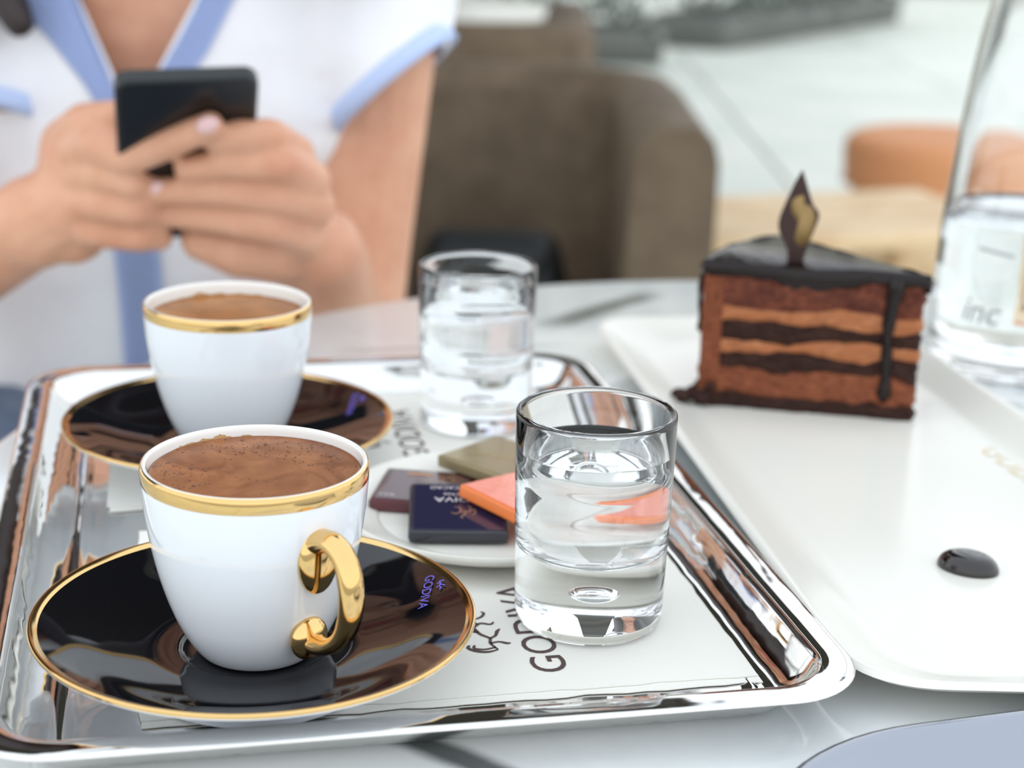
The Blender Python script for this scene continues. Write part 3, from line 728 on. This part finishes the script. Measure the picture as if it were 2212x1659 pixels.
# chocolate plaque standing in the glaze
pq = thing('chocolate_plaque', 'thin diamond-shaped dark chocolate plaque standing on the cake', 'garnish', T(0.1195, 0.7080, PZ + 0.062), math.radians(-14))
bm = bmesh.new()
out = smooth_prof([(-0.0030, 0.0), (-0.0032, 0.006), (-0.0078, 0.0165), (-0.0045, 0.0290), (0.0002, 0.0400), (0.0016, 0.0385), (0.0060, 0.0270), (0.0092, 0.0215), (0.0058, 0.0100), (0.0036, 0.0)], 4)
out = [(a, b) for a, b in out]
loft(bm, [[(a * (1 - e), y, b) for a, b in out] for (y, e) in ((-0.0011, 0.06), (-0.0007, 0.0), (0.0007, 0.0), (0.0011, 0.06))])
sharp(from_bm('plaque', bm, M['chocolate'], pq), 40)
bm = bmesh.new()
gs = smooth_prof([(0.0004, 0.0300), (-0.0026, 0.0275), (-0.0022, 0.0225), (0.0006, 0.0185), (-0.0002, 0.0120), (0.0014, 0.0085), (0.0050, 0.0100), (0.0078, 0.0200), (0.0058, 0.0255), (0.0030, 0.0265), (0.0022, 0.0300), (0.0004, 0.0300)], 4)[:-1]
loft(bm, [[(a, y, b) for a, b in gs] for y in (-0.00135, -0.0010)]); from_bm('gold_smear', bm, M['gold_smear'], pq)

# ------------------------------------------------------------------ bottle of water
bt = thing('water_bottle', 'clear conical glass water bottle beside the cake plate', 'bottle', T(0.2445, 0.799, 0))
bo = [(0.0, 0.004), (0.024, 0.003), (0.032, 0.0), (0.0375, 0.0010), (0.0395, 0.005), (0.0398, 0.015), (0.0398, 0.040), (0.0390, 0.070), (0.0368, 0.095), (0.0335, 0.130), (0.0285, 0.165), (0.0225, 0.190), (0.0165, 0.210), (0.0140, 0.225), (0.0138, 0.250), (0.0150, 0.252), (0.0150, 0.256), (0.0138, 0.258)]
bi = [(0.0118, 0.258), (0.0118, 0.225), (0.0143, 0.210), (0.0203, 0.190), (0.0263, 0.165), (0.0313, 0.130), (0.0346, 0.095), (0.0367, 0.070), (0.0374, 0.040), (0.0374, 0.015), (0.0350, 0.009), (0.0, 0.0095)]
from_bm('bottle_wall', lathe_bm(smooth_prof(bo, 3)[:-1] + smooth_prof(bi, 3), 96), M['glass'], bt)
from_bm('cap', lathe_bm([(0.0, 0.272), (0.0145, 0.272), (0.0158, 0.270), (0.0158, 0.254), (0.0152, 0.2535), (0.0, 0.2535)], 48), M['steel_brushed'], bt)
bw = thing('bottle_water', 'clear water filling the lower part of the conical bottle', 'water', T(0.2445, 0.799, 0))
e = 0.0001
from_bm('water_body', lathe_bm([(0.0, 0.0095 - e), (0.0350 + e, 0.009 - e), (0.0374 + e, 0.015), (0.0374 + e, 0.040), (0.0367 + e, 0.070), (0.0360 + e, 0.079), (0.0352, 0.0782), (0.0, 0.0780)], 96), M['water'], bw)
# grey lettering wrapped on the glass
def on_cyl(o, r_):
    for v in o.data.vertices:
        a = v.co.x / r_; v.co = Vector((r_ * math.sin(a), -r_ * math.cos(a), v.co.y))
        v.co = Matrix.Rotation(math.radians(-40), 3, 'Z') @ v.co
sh = Matrix.Identity(4); sh[0][1] = 0.25
tx = text_obj('lettering', 'inc', M['print_grey'], 0.018, Matrix.Translation((0.001, 0.034, 0)) @ sh, bt); on_cyl(tx, 0.0401)
st = strokes_obj('printed_line', [[(-0.004, 0.064), (0.004, 0.0632), (0.013, 0.062)]], M['print_grey'], Matrix.Identity(4), 0.0012, bt); on_cyl(st, 0.0397)

# ------------------------------------------------------------------ second small steel tray in the near right corner
t2 = thing('bill_tray', 'satin steel tray edge at the near right of the table', 'tray', T(0.1830, 0.3390, 0), math.radians(17))
pf = [(0.016, 0.0004), (0.012, 0.0008), (0.006, 0.0070), (0.001, 0.0094), (0.0, 0.0100), (0.0004, 0.0108), (0.0016, 0.0112), (0.0040, 0.0110), (0.0058, 0.0100), (0.0085, 0.0060), (0.0125, 0.0030), (0.016, 0.0024)]
bm = bmesh.new(); loft(bm, [[(x, y, z) for x, y in rrect(0.240 - 2 * i, 0.170 - 2 * i, max(0.070 - i, 0.01), 16)] for i, z in pf])
sharp(from_bm('tray_body', bm, M['steel_brushed'], t2), 50)
bm = bmesh.new(); loft(bm, [[(x, y, z) for x, y in rrect(0.208, 0.138, 0.054, 16)] for z in (0.0020, 0.0027)])
from_bm('tray_floor', bm, M['steel_brushed'], t2, smooth=False)

# ------------------------------------------------------------------ the woman with the phone
X0 = -0.235
pe = thing('person', 'person in a white shirt with blue trim typing on a phone', 'person', (X0, 1.15, 0))
PL = Vector((X0, 1.15, 0))
def W(x, y, z): return Vector((x, y, z + Z0)) - PL
bm = bmesh.new()
def ell_ring(z, cy, rx, ry, n=28, cx=X0):
    return [tuple(W(cx + rx * math.cos(2 * PI * k / n), cy + ry * math.sin(2 * PI * k / n), z)) for k in range(n)]
torso = [(-0.26, 1.24, 0.16, 0.11), (-0.18, 1.23, 0.170, 0.115), (-0.05, 1.19, 0.130, 0.090), (0.03, 1.165, 0.140, 0.095), (0.10, 1.14, 0.152, 0.095), (0.18, 1.135, 0.160, 0.080), (0.235, 1.14, 0.140, 0.065), (0.275, 1.14, 0.085, 0.052), (0.30, 1.135, 0.056, 0.050)]
torso_s = smooth_prof(torso, 4)
loft(bm, [ell_ring(*t_) for t_ in torso_s])
for s_ in (-1, 1): add_ball(bm, W(X0 + s_ * 0.068, 1.085, 0.075), (0.058, 0.050, 0.056))
# neck and head
add_chain(bm, [W(X0, 1.14, 0.27), W(X0, 1.115, 0.36)], [0.052, 0.050], 16)
HC = W(X0, 1.075, 0.455)
hr = Matrix.Rotation(math.radians(34), 3, 'X')
def H(x, y, z): return HC + hr @ Vector((x, y, z))
add_ball(bm, H(0, 0.012, 0.03), (0.074, 0.092, 0.088), hr, 24, 16)
add_ball(bm, H(0, -0.022, -0.035), (0.058, 0.066, 0.070), hr, 24, 16)
add_ball(bm, H(0, -0.060, -0.092), (0.024, 0.022, 0.020), hr)
add_chain(bm, [H(0, -0.086, 0.012), H(0, -0.100, -0.020), H(0, -0.104, -0.030)], [0.006, 0.009, 0.0105], 10)
for s_ in (-1, 1):
    add_ball(bm, H(s_ * 0.011, -0.094, -0.033), (0.008, 0.009, 0.007))
    add_ball(bm, H(s_ * 0.040, -0.066, -0.030), (0.022, 0.018, 0.020), hr)
    add_ball(bm, H(s_ * 0.076, 0.012, -0.012), (0.008, 0.018, 0.030), hr)
add_ball(bm, H(0, -0.083, -0.058), (0.023, 0.011, 0.007), hr); add_ball(bm, H(0, -0.081, -0.067), (0.019, 0.011, 0.007), hr)
# arms
SHR, ELR, WRR = (-0.392, 1.13, 0.215), (-0.450, 1.035, -0.075), (-0.262, 0.897, 0.036)       # image left
SHL, ELL, WRL = (-0.092, 1.125, 0.215), (-0.112, 1.060, -0.090), (-0.108, 0.912, 0.022)      # image right
def lerp(a, b, t_): return tuple(a[i] + (b[i] - a[i]) * t_ for i in range(3))
for (S_, E_, Wr) in ((SHR, ELR, WRR), (SHL, ELL, WRL)):
    add_chain(bm, [W(*S_), W(*lerp(S_, E_, .35)), W(*lerp(S_, E_, .75)), W(*E_), W(*lerp(E_, Wr, .3)), W(*lerp(E_, Wr, .75)), W(*Wr)], [0.050, 0.043, 0.038, 0.036, 0.037, 0.029, 0.024], 18)
# --- hand on the image right (fingers laid across the back of the phone, pointing left)
def P(px, py, y):
    """point at depth y along a sight line given by photo coordinates, used to set finger joints at their true depth"""
    d = fw + R2 * (px - 1106) / 3635.0 - U2 * (py - 829.5) / 3635.0
    s_ = y / d.y
    return Vector((d.x * s_, y, Z0 + 0.226 + d.z * s_)) - PL
def finger(js, r0, r1):
    n = len(js); add_chain(bm, [P(*j) for j in js], [r0 + (r1 - r0) * i / (n - 1) for i in range(n)], 14)
finger([(640, 400, .892), (638, 332, .872), (585, 296, .850), (520, 292, .841), (468, 300, .840)], 0.0115, 0.0076)
finger([(655, 440, .892), (672, 388, .868), (610, 356, .848), (500, 350, .846), (405, 362, .852)], 0.0115, 0.0076)
finger([(650, 480, .894), (684, 446, .872), (610, 424, .856), (480, 412, .856), (335, 412, .862)], 0.0115, 0.0076)
finger([(625, 540, .896), (660, 512, .878), (590, 490, .862), (480, 474, .866), (358, 462, .872)], 0.0112, 0.0072)
# palm and heel
add_ball(bm, P(632, 455, .898), (0.020, 0.016, 0.034)); add_ball(bm, P(600, 535, .902), (0.024, 0.016, 0.020)); add_chain(bm, [W(*WRL), P(622, 500, .900)], [0.024, 0.020], 14)
add_chain(bm, [P(600, 535, .898), P(520, 535, .890), P(440, 515, .890)], [0.020, 0.017, 0.013], 14)
add_chain(bm, [P(612, 520, .908), P(590, 440, .922), P(555, 360, .905), P(505, 290, .882)], [0.013, 0.0115, 0.010, 0.0082], 14)   # thumb on the screen side
# --- hand on the image left (index along the phone, others curled behind)
add_ball(bm, P(180, 395, .892), (0.024, 0.018, 0.036)); add_ball(bm, P(150, 470, .896), (0.024, 0.019, 0.026)); add_chain(bm, [W(*WRR), P(160, 440, .894)], [0.026, 0.024], 14)
finger([(170, 330, .884), (212, 314, .862), (275, 340, .850), (375, 305, .838), (455, 272, .830)], 0.0120, 0.0072)
finger([(165, 380, .884), (222, 376, .862), (285, 392, .856), (330, 400, .868)], 0.0110, 0.0085)
finger([(160, 435, .886), (222, 440, .864), (290, 454, .860), (340, 460, .872)], 0.0108, 0.0082)
finger([(165, 492, .890), (235, 502, .870), (300, 512, .868), (345, 512, .878)], 0.0100, 0.0075)
add_chain(bm, [P(140, 400, .902), P(140, 310, .905), P(185, 268, .880), P(258, 250, .862)], [0.016, 0.0135, 0.0115, 0.0085], 14)  # thumb on the screen side
body = remeshed('body', bm, 0.0023, M['skin'], pe, 2, 0.45)
# nails
bm_n = []
for (q, d) in (((448, 270, .8236), (1, 0.35)), ((340, 408, .8560), (-1, 0)), ((362, 463, .8684), (-1, 0))):
    b_ = bmesh.new(); add_ball(b_, P(*q), (0.0060, 0.0022, 0.0042), Matrix.Rotation(-math.atan2(d[1], d[0]), 3, 'Y'), 14, 10); from_bm('fingernail', b_, M['nail'], body)
# face details and hair
for s_ in (-1, 1):
    b_ = bmesh.new(); add_ball(b_, H(s_ * 0.032, -0.0735, 0.004), (0.0115, 0.007, 0.0050), hr); e_ = from_bm('eye', b_, M['eye'], body)
    b_ = bmesh.new(); add_ball(b_, H(s_ * 0.032, -0.0788, 0.0035), (0.0048, 0.0025, 0.0046), hr); from_bm('iris', b_, M['iris'], e_)
    b_ = bmesh.new(); add_tube(b_, [H(s_ * (0.018 + 0.010 * k), -0.083 + 0.0045 * k * k * 0.5, 0.022 + 0.003 * math.sin(k)) for k in range(4)], [0.0022, 0.0028, 0.0024, 0.0012], 8); from_bm('eyebrow', b_, M['hair'], body)
b_ = bmesh.new(); add_ball(b_, H(0, -0.0915, -0.0585), (0.021, 0.0045, 0.0045), hr); add_ball(b_, H(0, -0.0895, -0.0665), (0.018, 0.0045, 0.005), hr); from_bm('lips', b_, M['lip'], body)
bm = bmesh.new()
add_ball(bm, H(0, 0.030, 0.040), (0.088, 0.092, 0.090), hr, 24, 16)
for s_ in (-1, 1):
    for k in range(5):
        o_ = 0.012 * k
        add_chain(bm, [H(s_ * 0.05, -0.035 + o_ * 1.6, 0.085), H(s_ * 0.085, -0.01 + o_ * 1.6, 0.03), H(s_ * 0.088, 0.0 + o_ * 1.4, -0.06), W(X0 + s_ * 0.105, 1.065 + o_ * 1.5, 0.29), W(X0 + s_ * (0.105 if s_ < 0 else 0.11), 1.035 + o_ * 2.0, 0.20), W(X0 + s_ * (0.062 if s_ < 0 else 0.13), 1.010 + o_ * 2.2, 0.132 if s_ < 0 else 0.17)], [0.022, 0.024, 0.022, 0.020, 0.017, 0.010], 10)
for dx in (0.02, 0.045, 0.07, 0.095):  # extra locks out of view, added to darken the tray rim's reflection
    add_chain(bm, [H(-0.085, 0.02, 0.02), W(X0 - 0.095 - dx * 0.5, 1.055, 0.33), W(X0 - 0.085 - dx, 1.030, 0.235), W(X0 - 0.062 - dx, 1.012 + dx * 0.25, 0.145 + dx * 0.25)], [0.020, 0.022, 0.018, 0.010], 10)
add_chain(bm, [H(0, 0.09, 0.04), H(0, 0.105, -0.06), W(X0, 1.21, 0.30), W(X0, 1.225, 0.16)], [0.06, 0.06, 0.055, 0.03], 14)
remeshed('hair', bm, 0.005, M['hair'], pe, 2)

# shirt
bm = bmesh.new()
sh_t = [(-0.22, 1.225, 0.192, 0.145), (-0.12, 1.195, 0.160, 0.140), (-0.03, 1.16, 0.146, 0.130), (0.05, 1.140, 0.152, 0.125), (0.11, 1.130, 0.168, 0.115), (0.19, 1.135, 0.176, 0.094), (0.238, 1.14, 0.150, 0.077), (0.278, 1.14, 0.094, 0.063), (0.302, 1.135, 0.068, 0.062)]
loft(bm, [ell_ring(*t_) for t_ in smooth_prof(sh_t, 4)])
for s_ in (-1, 1): add_ball(bm, W(X0 + s_ * 0.068, 1.080, 0.078), (0.066, 0.056, 0.064))
hems = []
for (S_, hem, d, R_h, s_) in ((SHR, Vector((-0.356, 1.050, 0.078)), Vector((-0.12, -0.30, -0.95)), 0.062, -1), (SHL, Vector((-0.0800, 1.070, 0.0960)), Vector((0.62, -0.15, -0.70)), 0.047, 1)):
    a = Vector(S_); d = d.normalized()
    add_chain(bm, [W(X0 + s_ * 0.10, 1.135, 0.222), W(*(a + Vector((0, 0, 0.004))))], [0.052, 0.056], 20)
    add_tube(bm, [W(*(a + Vector((0, 0, 0.004)))), W(*(a * 0.45 + (hem - d * 0.03) * 0.55)), W(*(hem - d * 0.015)), W(*hem)], [0.054, 0.054, R_h, R_h + 0.001], 28)
    hems.append((W(*hem), d, R_h))
shirt = remeshed('shirt', bm, 0.0045, M['shirt'], pe, 4, 0.5)
# V neck and the open sleeve ends
me = shirt.data; bm = bmesh.new(); bm.from_mesh(me)
kill = []
for s_ in (-1, 1):                                # crisp neck edge
    pn = Vector((1, 0, -0.50 * s_)).normalized()
    fs = [f for f in bm.faces if (f.calc_center_median() + PL).y < 1.15]
    ge = list({e_ for f in fs for e_ in f.edges}) + list({v_ for f in fs for v_ in f.verts}) + fs
    bmesh.ops.bisect_plane(bm, geom=ge, plane_co=Vector((X0 + 0.004, 1.0, Z0 + 0.078)) - PL, plane_no=pn)
for f in bm.faces:
    c = f.calc_center_median() + PL
    z = c.z - Z0; dx = abs(c.x - (X0 + 0.004))
    if c.y < 1.14 and z > 0.078 and dx < (z - 0.078) * 0.50: kill.append(f)
    if z > 0.286: kill.append(f)
    for (hm, d, R_h) in hems:
        q = f.calc_center_median() - hm
        if abs(q.dot(d)) < 0.02 and (q - d * q.dot(d)).length < R_h - 0.006 and f.normal.dot(d) > 0.6: kill.append(f)
bmesh.ops.delete(bm, geom=list(set(kill)), context='FACES')
for v in bm.verts:
    w_ = v.co + PL
    v.co += v.normal * (noise.noise((w_.x * 16, w_.y * 16, w_.z * 9)) * 0.007 + noise.noise((w_.x * 38, w_.y * 30, w_.z * 14 + 3)) * 0.0025)
bm.to_mesh(me); bvh = BVHTree.FromBMesh(bm); bm.free()
def front(x, z, off=0.003):
    """point on the shirt front, seen from -y"""
    o_ = Vector((x, 0.6, z + Z0)) - PL
    h = bvh.ray_cast(o_, Vector((0, 1, 0)))
    if h[0] is None: return Vector((x, 1.06, z + Z0)) - PL
    return h[0] - Vector((0, off, 0))
def ribbon(name, spine, mt, parent, th=0.0022):
    """spine: rows of (x_left, x_right, z) laid on the shirt front"""
    bm = bmesh.new(); rows = []
    sp_ = smooth_prof(spine, 6)
    for (a, b, z) in sp_:
        rows.append([front(a + (b - a) * k / 6, z) for k in range(7)])
    # keep the ribbon from dropping through the neck opening
    for rw in rows:
        ym = min(p.y for p in rw)
        for p in rw: p.y = min(p.y, ym + 0.020)
    vt = [[bm.verts.new(p) for p in rw] for rw in rows]
    for i in range(len(vt) - 1):
        for k in range(6): bm.faces.new((vt[i][k], vt[i][k + 1], vt[i + 1][k + 1], vt[i + 1][k]))
    bmesh.ops.solidify(bm, geom=bm.faces[:], thickness=-th)
    return from_bm(name, bm, mt, parent)
ribbon('collar', [(-0.318, -0.274, 0.172), (-0.303, -0.264, 0.142), (-0.280, -0.253, 0.118), (-0.259, -0.243, 0.094), (-0.247, -0.236, 0.070)], M['blue_trim'], shirt)
ribbon('collar', [(-0.190, -0.160, 0.172), (-0.1985, -0.175, 0.145), (-0.212, -0.188, 0.118), (-0.226, -0.205, 0.094), (-0.240, -0.226, 0.070)], M['blue_trim'], shirt)
ribbon('placket', [(-0.249, -0.223, 0.072), (-0.250, -0.222, 0.03), (-0.250, -0.222, -0.03), (-0.251, -0.223, -0.09), (-0.252, -0.224, -0.16)], M['blue_trim'], shirt)
for (hm, d, R_h) in hems:
    bm = bmesh.new(); rings = []
    u = Vector((1, 0, 0)); u = (u - d * u.dot(d)).normalized(); v = d.cross(u); n = 40
    for (t_, r_) in ((-0.009, R_h + 0.0015), (-0.003, R_h + 0.0026), (0.003, R_h + 0.0028), (0.0035, R_h - 0.001), (-0.003, R_h - 0.002), (-0.009, R_h - 0.002)):
        rings.append([tuple(hm + d * t_ + (u * math.cos(2 * PI * k / n) + v * math.sin(2 * PI * k / n)) * r_) for k in range(n)])
    loft(bm, rings, closed=True); from_bm('sleeve_trim', bm, M['blue_trim'], shirt)
# trousers and shoes
bm = bmesh.new()
loft(bm, [ell_ring(*t_) for t_ in ((-0.28, 1.24, 0.15, 0.115), (-0.24, 1.24, 0.185, 0.135), (-0.17, 1.235, 0.185, 0.130), (-0.12, 1.22, 0.165, 0.115))])
for s_ in (-1, 1):
    add_chain(bm, [W(X0 + s_ * 0.085, 1.20, -0.215), W(X0 + s_ * 0.10, 0.98, -0.200), W(X0 + s_ * 0.105, 0.80, -0.205), W(X0 + s_ * 0.10, 0.83, -0.42), W(X0 + s_ * 0.095, 0.86, -0.64)], [0.098, 0.084, 0.064, 0.060, 0.046], 18)
remeshed('trousers', bm, 0.008, M['denim'], pe, 3)
for s_ in (-1, 1):
    bm = bmesh.new(); add_chain(bm, [W(X0 + s_ * 0.095, 0.88, -0.700), W(X0 + s_ * 0.10, 0.78, -0.712), W(X0 + s_ * 0.105, 0.70, -0.722)], [0.044, 0.036, 0.027], 14)
    add_chain(bm, [W(X0 + s_ * 0.095, 0.86, -0.63), W(X0 + s_ * 0.095, 0.88, -0.70)], [0.036, 0.040], 14)
    remeshed('shoe', bm, 0.005, M['bag'], pe, 2)

# phone, held between the hands
ph_t, ph_b = P(403, 158, 0.815) + PL, P(402, 490, 0.900) + PL
ph_d = (ph_t - ph_b).normalized(); ph_x = Vector((1, 0.24, 0.06))
ph_x = (ph_x - ph_d * ph_x.dot(ph_d)).normalized()
fm = frame(ph_t - ph_d * 0.066, ph_x, ph_d)
ph = bpy.data.objects.new('mobile_phone', None); COL.objects.link(ph); ph.empty_display_size = 0.02; ph.matrix_world = fm
tag(ph, 'black mobile phone held up in both hands', 'phone')
bm = bmesh.new(); loft(bm, [[(x, y, z) for x, y in rrect(0.0690 - 2 * i, 0.132 - 2 * i, 0.0075 - i, 8)] for i, z in ((0.0016, -0.0040), (0.0004, -0.0036), (0.0, -0.0025), (0.0, 0.0025), (0.0004, 0.0036), (0.0016, 0.0040))])
sharp(from_bm('phone_body', bm, M['phone_edge'], ph), 40)
bm = bmesh.new(); loft(bm, [[(x, y, z) for x, y in rrect(0.0645, 0.1275, 0.006, 8)] for z in (0.0038, 0.0043)]); from_bm('back_panel', bm, M['phone'], ph, smooth=False)
bm = bmesh.new(); loft(bm, [[(x, y, z) for x, y in rrect(0.0640, 0.126, 0.005, 8)] for z in (-0.0043, -0.0038)]); from_bm('screen', bm, M['screen'], ph, smooth=False)

# ------------------------------------------------------------------ tub armchair of the woman, its bag, and the next chair and table
def make_armchair(label, loc, rz):
    o = thing('tub_armchair', label, 'armchair', loc, rz, 'taupe tub armchairs')
    # U-shaped padded shell, opening towards -y; origin at the floor under the seat centre
    def upath(off, z, n=20):
        pts = []
        hw, yb, yf, rc = 0.36 + off, 0.36 + off, -0.30, 0.20 + off * 0.7
        pts.append((-hw, yf)); pts.append((-hw, yb - rc))
        for k in range(1, n): a = PI - k / n * PI / 2; pts.append((-hw + rc + rc * math.cos(a), yb - rc + rc * math.sin(a)))
        pts.append((-hw + rc, yb)); pts.append((hw - rc, yb))
        for k in range(1, n): a = PI / 2 - k / n * PI / 2; pts.append((hw - rc + rc * math.cos(a), yb - rc + rc * math.sin(a)))
        pts.append((hw, yb - rc)); pts.append((hw, yf))
        return [(x, y, z) for x, y in pts]
    bm = bmesh.new(); prof = [(0.0, 0.16), (0.0, 0.665), (-0.006, 0.688), (-0.028, 0.705), (-0.065, 0.705), (-0.092, 0.688), (-0.098, 0.665), (-0.105, 0.40), (-0.105, 0.16)]
    rows = [[bm.verts.new(p) for p in upath(off, z)] for off, z in prof]; n = len(rows[0])
    for a, b in zip(rows, rows[1:] + rows[:1]):
        for k in range(n - 1): bm.faces.new((a[k], a[k + 1], b[k + 1], b[k]))
    bm.faces.new([r_[0] for r_ in rows]); bm.faces.new([r_[-1] for r_ in rows])
    bmesh.ops.bevel(bm, geom=[e_ for e_ in bm.edges if len(e_.link_faces) == 2 and e_.calc_face_angle(0) > 1.0], offset=0.012, segments=3, affect='EDGES')
    sharp(from_bm('shell', bm, M['upholstery'], o), 50)
    box_obj('seat_cushion', (0, -0.02, 0.335), (0.50, 0.54, 0.13), M['upholstery'], o, 0.03, seg=4)
    box_obj('seat_base', (0, -0.02, 0.215), (0.49, 0.54, 0.11), M['upholstery'], o, 0.01)
    for x in (-0.28, 0.28):
        for y in (-0.25, 0.28):
            bm = bmesh.new(); add_tube(bm, [(x, y, 0.17), (x * 1.05, y * 1.05, 0.013)], [0.024, 0.016], 12); from_bm('leg', bm, M['dark_wood'], o)
    return o
AC = make_armchair('taupe tub armchair with a black bag on its seat', (-0.132, 2.20, 0), 0)
c = copy_tree(AC); c.location = (-0.215, 3.50, 0); c.rotation_euler = (0, 0, PI); c['label'] = 'taupe tub armchair farther back, drawn up to the low white table'
# the seat under the person
dc = thing('dining_chair', 'narrow taupe chair on which the person sits', 'chair', (X0, 1.20, 0))
box_obj('seat', (0, 0, 0.405), (0.40, 0.38, 0.06), M['upholstery'], dc, 0.02, seg=3)
box_obj('backrest', (0, 0.215, 0.58), (0.28, 0.035, 0.30), M['upholstery'], dc, 0.015, seg=3)
for x in (-0.17, 0.17):
    for y in (-0.16, 0.16):
        bm = bmesh.new(); add_tube(bm, [(x, y, 0.38), (x, y, 0.013)], [0.018, 0.014], 10); from_bm('leg', bm, M['dark_wood'], dc)
    bm = bmesh.new(); add_tube(bm, [(x * 0.7, 0.18, 0.40), (x * 0.7, 0.215, 0.60)], 0.012, 8); from_bm('back_post', bm, M['dark_wood'], dc)
# handbag on the seat
hb = thing('handbag', 'black handbag lying beside the person on the armchair', 'bag', (-0.03, 2.12, 0.401))
bm = bmesh.new(); rings = []
for (z, sx, sy) in ((0.0, 0.125, 0.075), (0.012, 0.135, 0.088), (0.06, 0.132, 0.085), (0.105, 0.118, 0.066), (0.125, 0.105, 0.044), (0.132, 0.090, 0.024)):
    rings.append([(x, y, z) for x, y in rrect(sx * 1.5, sy * 2 * 0.9, 0.03 if sy > .035 else 0.015, 6)])
loft(bm, rings); from_bm('bag_body', bm, M['bag'], hb)
bm = bmesh.new(); add_tube(bm, smooth_prof([(-0.08, -0.03, 0.10), (-0.06, -0.085, 0.11), (0.0, -0.10, 0.075), (0.05, -0.088, 0.10), (0.07, -0.03, 0.115)], 5), 0.005, 8); from_bm('bag_strap', bm, M['bag'], hb)
# far table
ft = thing('side_table', 'low round white table far behind the person', 'table', (-0.36, 4.45, 0))
from_bm('table_top', lathe_bm([(0, 0.62), (0.44, 0.62), (0.445, 0.63), (0.44, 0.64), (0, 0.64)], 64), M['plate_white'], ft)
from_bm('pedestal', lathe_bm([(0.0, 0.619), (0.06, 0.618), (0.03, 0.58), (0.03, 0.05), (0, 0.05)], 24), M['iron'], ft)
from_bm('base', lathe_bm([(0, 0.012), (0.22, 0.012), (0.22, 0.03), (0.04, 0.055), (0, 0.055)], 40), M['iron'], ft)

# ------------------------------------------------------------------ orange chair, planters and lamp post far behind
st_ = thing('round_stool', 'round orange stool with pale wooden base behind the bottle', 'stool', (0.90, 3.58, 0))
from_bm('seat', lathe_bm(smooth_prof([(0.0, 0.47), (0.15, 0.468), (0.195, 0.455), (0.205, 0.43), (0.20, 0.37), (0.19, 0.36), (0.0, 0.36)], 4), 48), M['orange_seat'], st_)
from_bm('base', lathe_bm([(0.0, 0.36), (0.185, 0.36), (0.175, 0.20), (0.185, 0.013), (0.0, 0.013)], 48), M['pale_wood'], st_)
wbn = thing('wooden_bench', 'low pale wooden bench behind the cake', 'bench', (0.50, 2.80, 0), math.radians(20))
for k in range(4): box_obj('slat', (0, -0.135 + 0.09 * k, 0.425), (0.62, 0.078, 0.03), M['pale_wood'], wbn, 0.006)
for x in (-0.26, 0.26):
    box_obj('rail', (x, 0, 0.39), (0.05, 0.34, 0.04), M['pale_wood'], wbn, 0.004)
    for y in (-0.13, 0.13): box_obj('leg', (x, y, 0.193), (0.045, 0.045, 0.36), M['pale_wood'], wbn, 0.004)
def planter(label, loc, rz, L):
    o = thing('hedge_planter', label, 'planter', loc, rz, 'hedge planters at the terrace end')
    bm = bmesh.new(); loft(bm, [[(x, y, z) for x, y in rrect(L - 2 * i, 0.5 - 2 * i, 0.03, 4)] for i, z in ((0.02, 0.012), (0.0, 0.17), (0.0, 0.20), (0.03, 0.20), (0.03, 0.17))]); from_bm('trough', bm, M['planter'], o)
    rnd = random.Random(int(L * 100) + int(loc[0] * 10)); bm = bmesh.new()
    for k in range(2600):
        p = Vector((rnd.uniform(-L / 2, L / 2), rnd.uniform(-0.30, 0.30), rnd.uniform(0.12, 1.0)))
        r_ = Matrix.Rotation(rnd.uniform(0, 6.3), 3, 'Z') @ Matrix.Rotation(rnd.uniform(-1.2, 1.2), 3, 'X')
        s_ = rnd.uniform(0.03, 0.06)
        vs = [bm.verts.new(p + r_ @ Vector(q) * s_) for q in ((0, -1, 0), (0.45, 0, 0.1), (0, 1, 0), (-0.45, 0, 0.1))]
        bm.faces.new(vs)
    f_ = from_bm('foliage', bm, M['leaf'], o, smooth=False); f_['kind'] = 'stuff'
    return o
planter('leafy hedge planter far behind the armchair', (-0.35, 9.2, 0), 0.05, 2.2)
planter('leafy hedge planter at the far terrace corner, right of the first', (1.75, 11.3, 0), 1.02, 3.0)
lp = thing('lamp_post', 'dark post standing far off at the top of the view', 'post', (2.86, 13.9, 0))
from_bm('post', lathe_bm(smooth_prof([(0.0, 0.012), (0.16, 0.012), (0.16, 0.05), (0.08, 0.12), (0.06, 0.4), (0.05, 2.6)], 4) + [(0, 2.6)], 24), M['iron'], lp)
bm = bmesh.new(); add_ball(bm, (0, 0, 2.75), (0.16, 0.16, 0.18)); from_bm('lantern', bm, M['plate_white'], lp)
